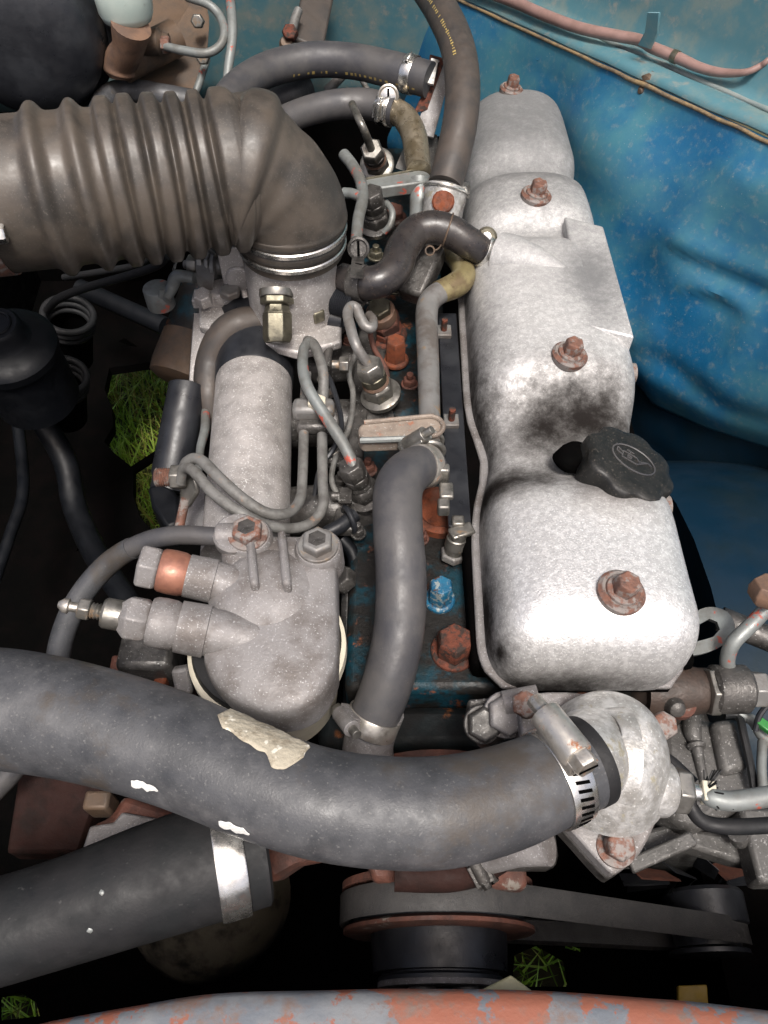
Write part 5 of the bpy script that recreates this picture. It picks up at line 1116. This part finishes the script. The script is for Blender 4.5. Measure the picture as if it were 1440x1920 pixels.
# rod and brackets on the bulkhead
cv = thing('bulkhead_channel', 'grey vertical channel on the bulkhead behind the hoses', 'channel')
part(cv, 'channel', bar(P(600, -30, 1.0), P(575, 92, .95), .05, .022, -Y), M['teal dusty paint'] if 0 else M['brown hose rubber'], bev=.004)
cb = thing('choke_clip', 'rusty and grey linkage clip on the bulkhead', 'clip')
part(cb, 'link', tube(pts((560, 18, 1.0, 16), (552, 40, .99, 18), (546, 65, .98, 16), (540, 88, .97, 18)), 12), M['grey steel pipe']); part(cb, 'joint', hexa(P(545, 66, .985), -Y + Z, .012, .014), M['red rust'], bev=.001); part(cb, 'bulb', lathe(P(538, 82, .975), Z - Y, [(-.008, .008), (0, .012), (.008, .008)], 16), M['brown plate'])
solo('rubber_grommet', tube(pts((500, 190, .94, 40), (540, 180, .945, 46), (575, 160, .95, 48)), 20, wob=.06), M['big hose rubber'], 'rough black rubber stub between the two bulkhead hoses', 'hose')
solo('bulkhead_rod', join(rod(P(645, 138, .96), P(612, 172, .94), .007), rod(P(672, 138, .96), P(690, 170, .94), .004)), M['grey steel pipe'], 'thin grey rods seen between the two bulkhead hoses', 'rod')
# dark coolant bottle, rings and hoses at left
cn_ = thing('black_canister_filter', 'round black canister with domed lid at the left edge', 'canister')
q = P(15, 650, .86); d = (Z - Y * .15 + X * .05).normalized(); r_ = px(q, 172) / 2
part(cn_, 'lid', lathe(q, d, [(-.10, r_ * .96), (-.012, r_ * .97), (-.01, r_ * 1.03), (.002, r_ * 1.05), (.006, r_ * 1.0), (.012, r_ * .86), (.016, r_ * .60), (.022, r_ * .52), (.036, r_ * .50), (.040, r_ * .44), (.041, .001)], 64), M['deep black paint'])
part(cn_, 'rib', torus(q + d * .0405, d, r_ * .32, .002, 40, 8), M['deep black paint'])
for (x, y, zz, rx, lab) in ((128, 590, .74, 44, 'dark coiled rubber ring left of the throttle cable'), (118, 705, .72, 42, 'dark coiled rubber ring below the round black canister')):
    q = P(x, y, zz); d = (Z + X * .3 - Y * .1).normalized(); r_ = px(q, rx)
    g = thing('rubber_ring', lab, 'ring')
    for k, zz2 in enumerate((0, .012, .024)): part(g, 'coil', torus(q - d * zz2, d, r_ * (1 - .04 * k), .005, 44, 10), M['matt black rubber'] if k else M['matt black rubber'])
    part(g, 'tube', lathe(q - d * .10, d, [(0, r_ * .9), (.09, r_ * .97)], 36, False, False), M['grime and shade black'])
solo('cable_loop', tube(pts((88, 582, .80, 14), (110, 560, .83, 16), (160, 540, .86, 16), (230, 520, .89, 16), (290, 500, .92, 16), (315, 480, .94, 14)), 12), M['matt black rubber'], 'dark cable passing under the ribbed duct', 'cable')
solo('second_cable', tube(pts((120, 520, .80, 12), (200, 508, .84, 13), (260, 496, .87, 13), (300, 470, .90, 13)), 10), M['matt black rubber'], 'thin black cable just below the ribbed duct', 'cable')
solo('steering_shaft', rod(P(150, 540, .62), P(310, 612, .62), .016), M['deep black paint'], 'dark shaft crossing the gap below the ribbed duct', 'shaft')
solo('dark_hose', tube(pts((60, 760, .70, 44), (120, 860, .64, 44), (140, 950, .60, 44), (180, 1040, .60, 46), (240, 1130, .62, 46), (300, 1230, .62, 46)), 18), M['deep black paint'], 'black hose barely visible in the dark bay at left', 'hose')
solo('dark_pipe', tube(pts((20, 700, .62, 22), (40, 850, .60, 22), (42, 930, .60, 22), (20, 1000, .60, 22), (-10, 1090, .60, 22)), 14), M['deep black paint'], 'thin black pipe barely visible at the left edge', 'pipe')

# ================================================================== PIPE ALONG THE FLANGE
vpipe = thing('vacuum_pipe', 'pinkish brown pipe clipped along the blue ledge at the top right', 'pipe')
fz_ = (Z - tdir * tdir.z).normalized()
def FP(x, y, up=.022): return PL(x, y, A0 + Z * up, fz_)
pp = []
for x, y, d, up in ((885, -25, 20, .022), (960, 2, 20, .022), (1020, 28, 20, .022), (1085, 52, 20, .022), (1150, 66, 20, .024), (1198, 75, 20, .026), (1225, 90, 20, .026), (1270, 108, 20, .024), (1310, 126, 18, .022), (1350, 136, 16, .024), (1395, 136, 13, .032), (1425, 124, 12, .04), (1450, 105, 11, .05), (1520, 50, 11, .06)):
    q = FP(x, y, up); pp.append((q, px(q, d) / 2))
ppth = Path(pp, 10)
part(vpipe, 'pipe', tube(ppth, 16), M['pink pipe']); q_ = ppth.at(ppth.near(FP(1268, 107)))
part(vpipe, 'yellow_band', lathe(q_[0], q_[2], [(-.004, q_[1] * 1.05), (-.004, q_[1] * 1.15), (.004, q_[1] * 1.15), (.004, q_[1] * 1.05)], 18, False, False), M['yellow zinc steel'])
pcl = solo('pipe_clip', prism([FP(1216, 22, .075), FP(1240, 22, .075), FP(1236, 62, .05), FP(1222, 92, .030), FP(1198, 84, .030), FP(1212, 58, .05)], nh * .003), M['teal dusty paint'], 'teal painted metal clip holding the pinkish pipe', 'clip', solid=0, bev=.001)

finish()
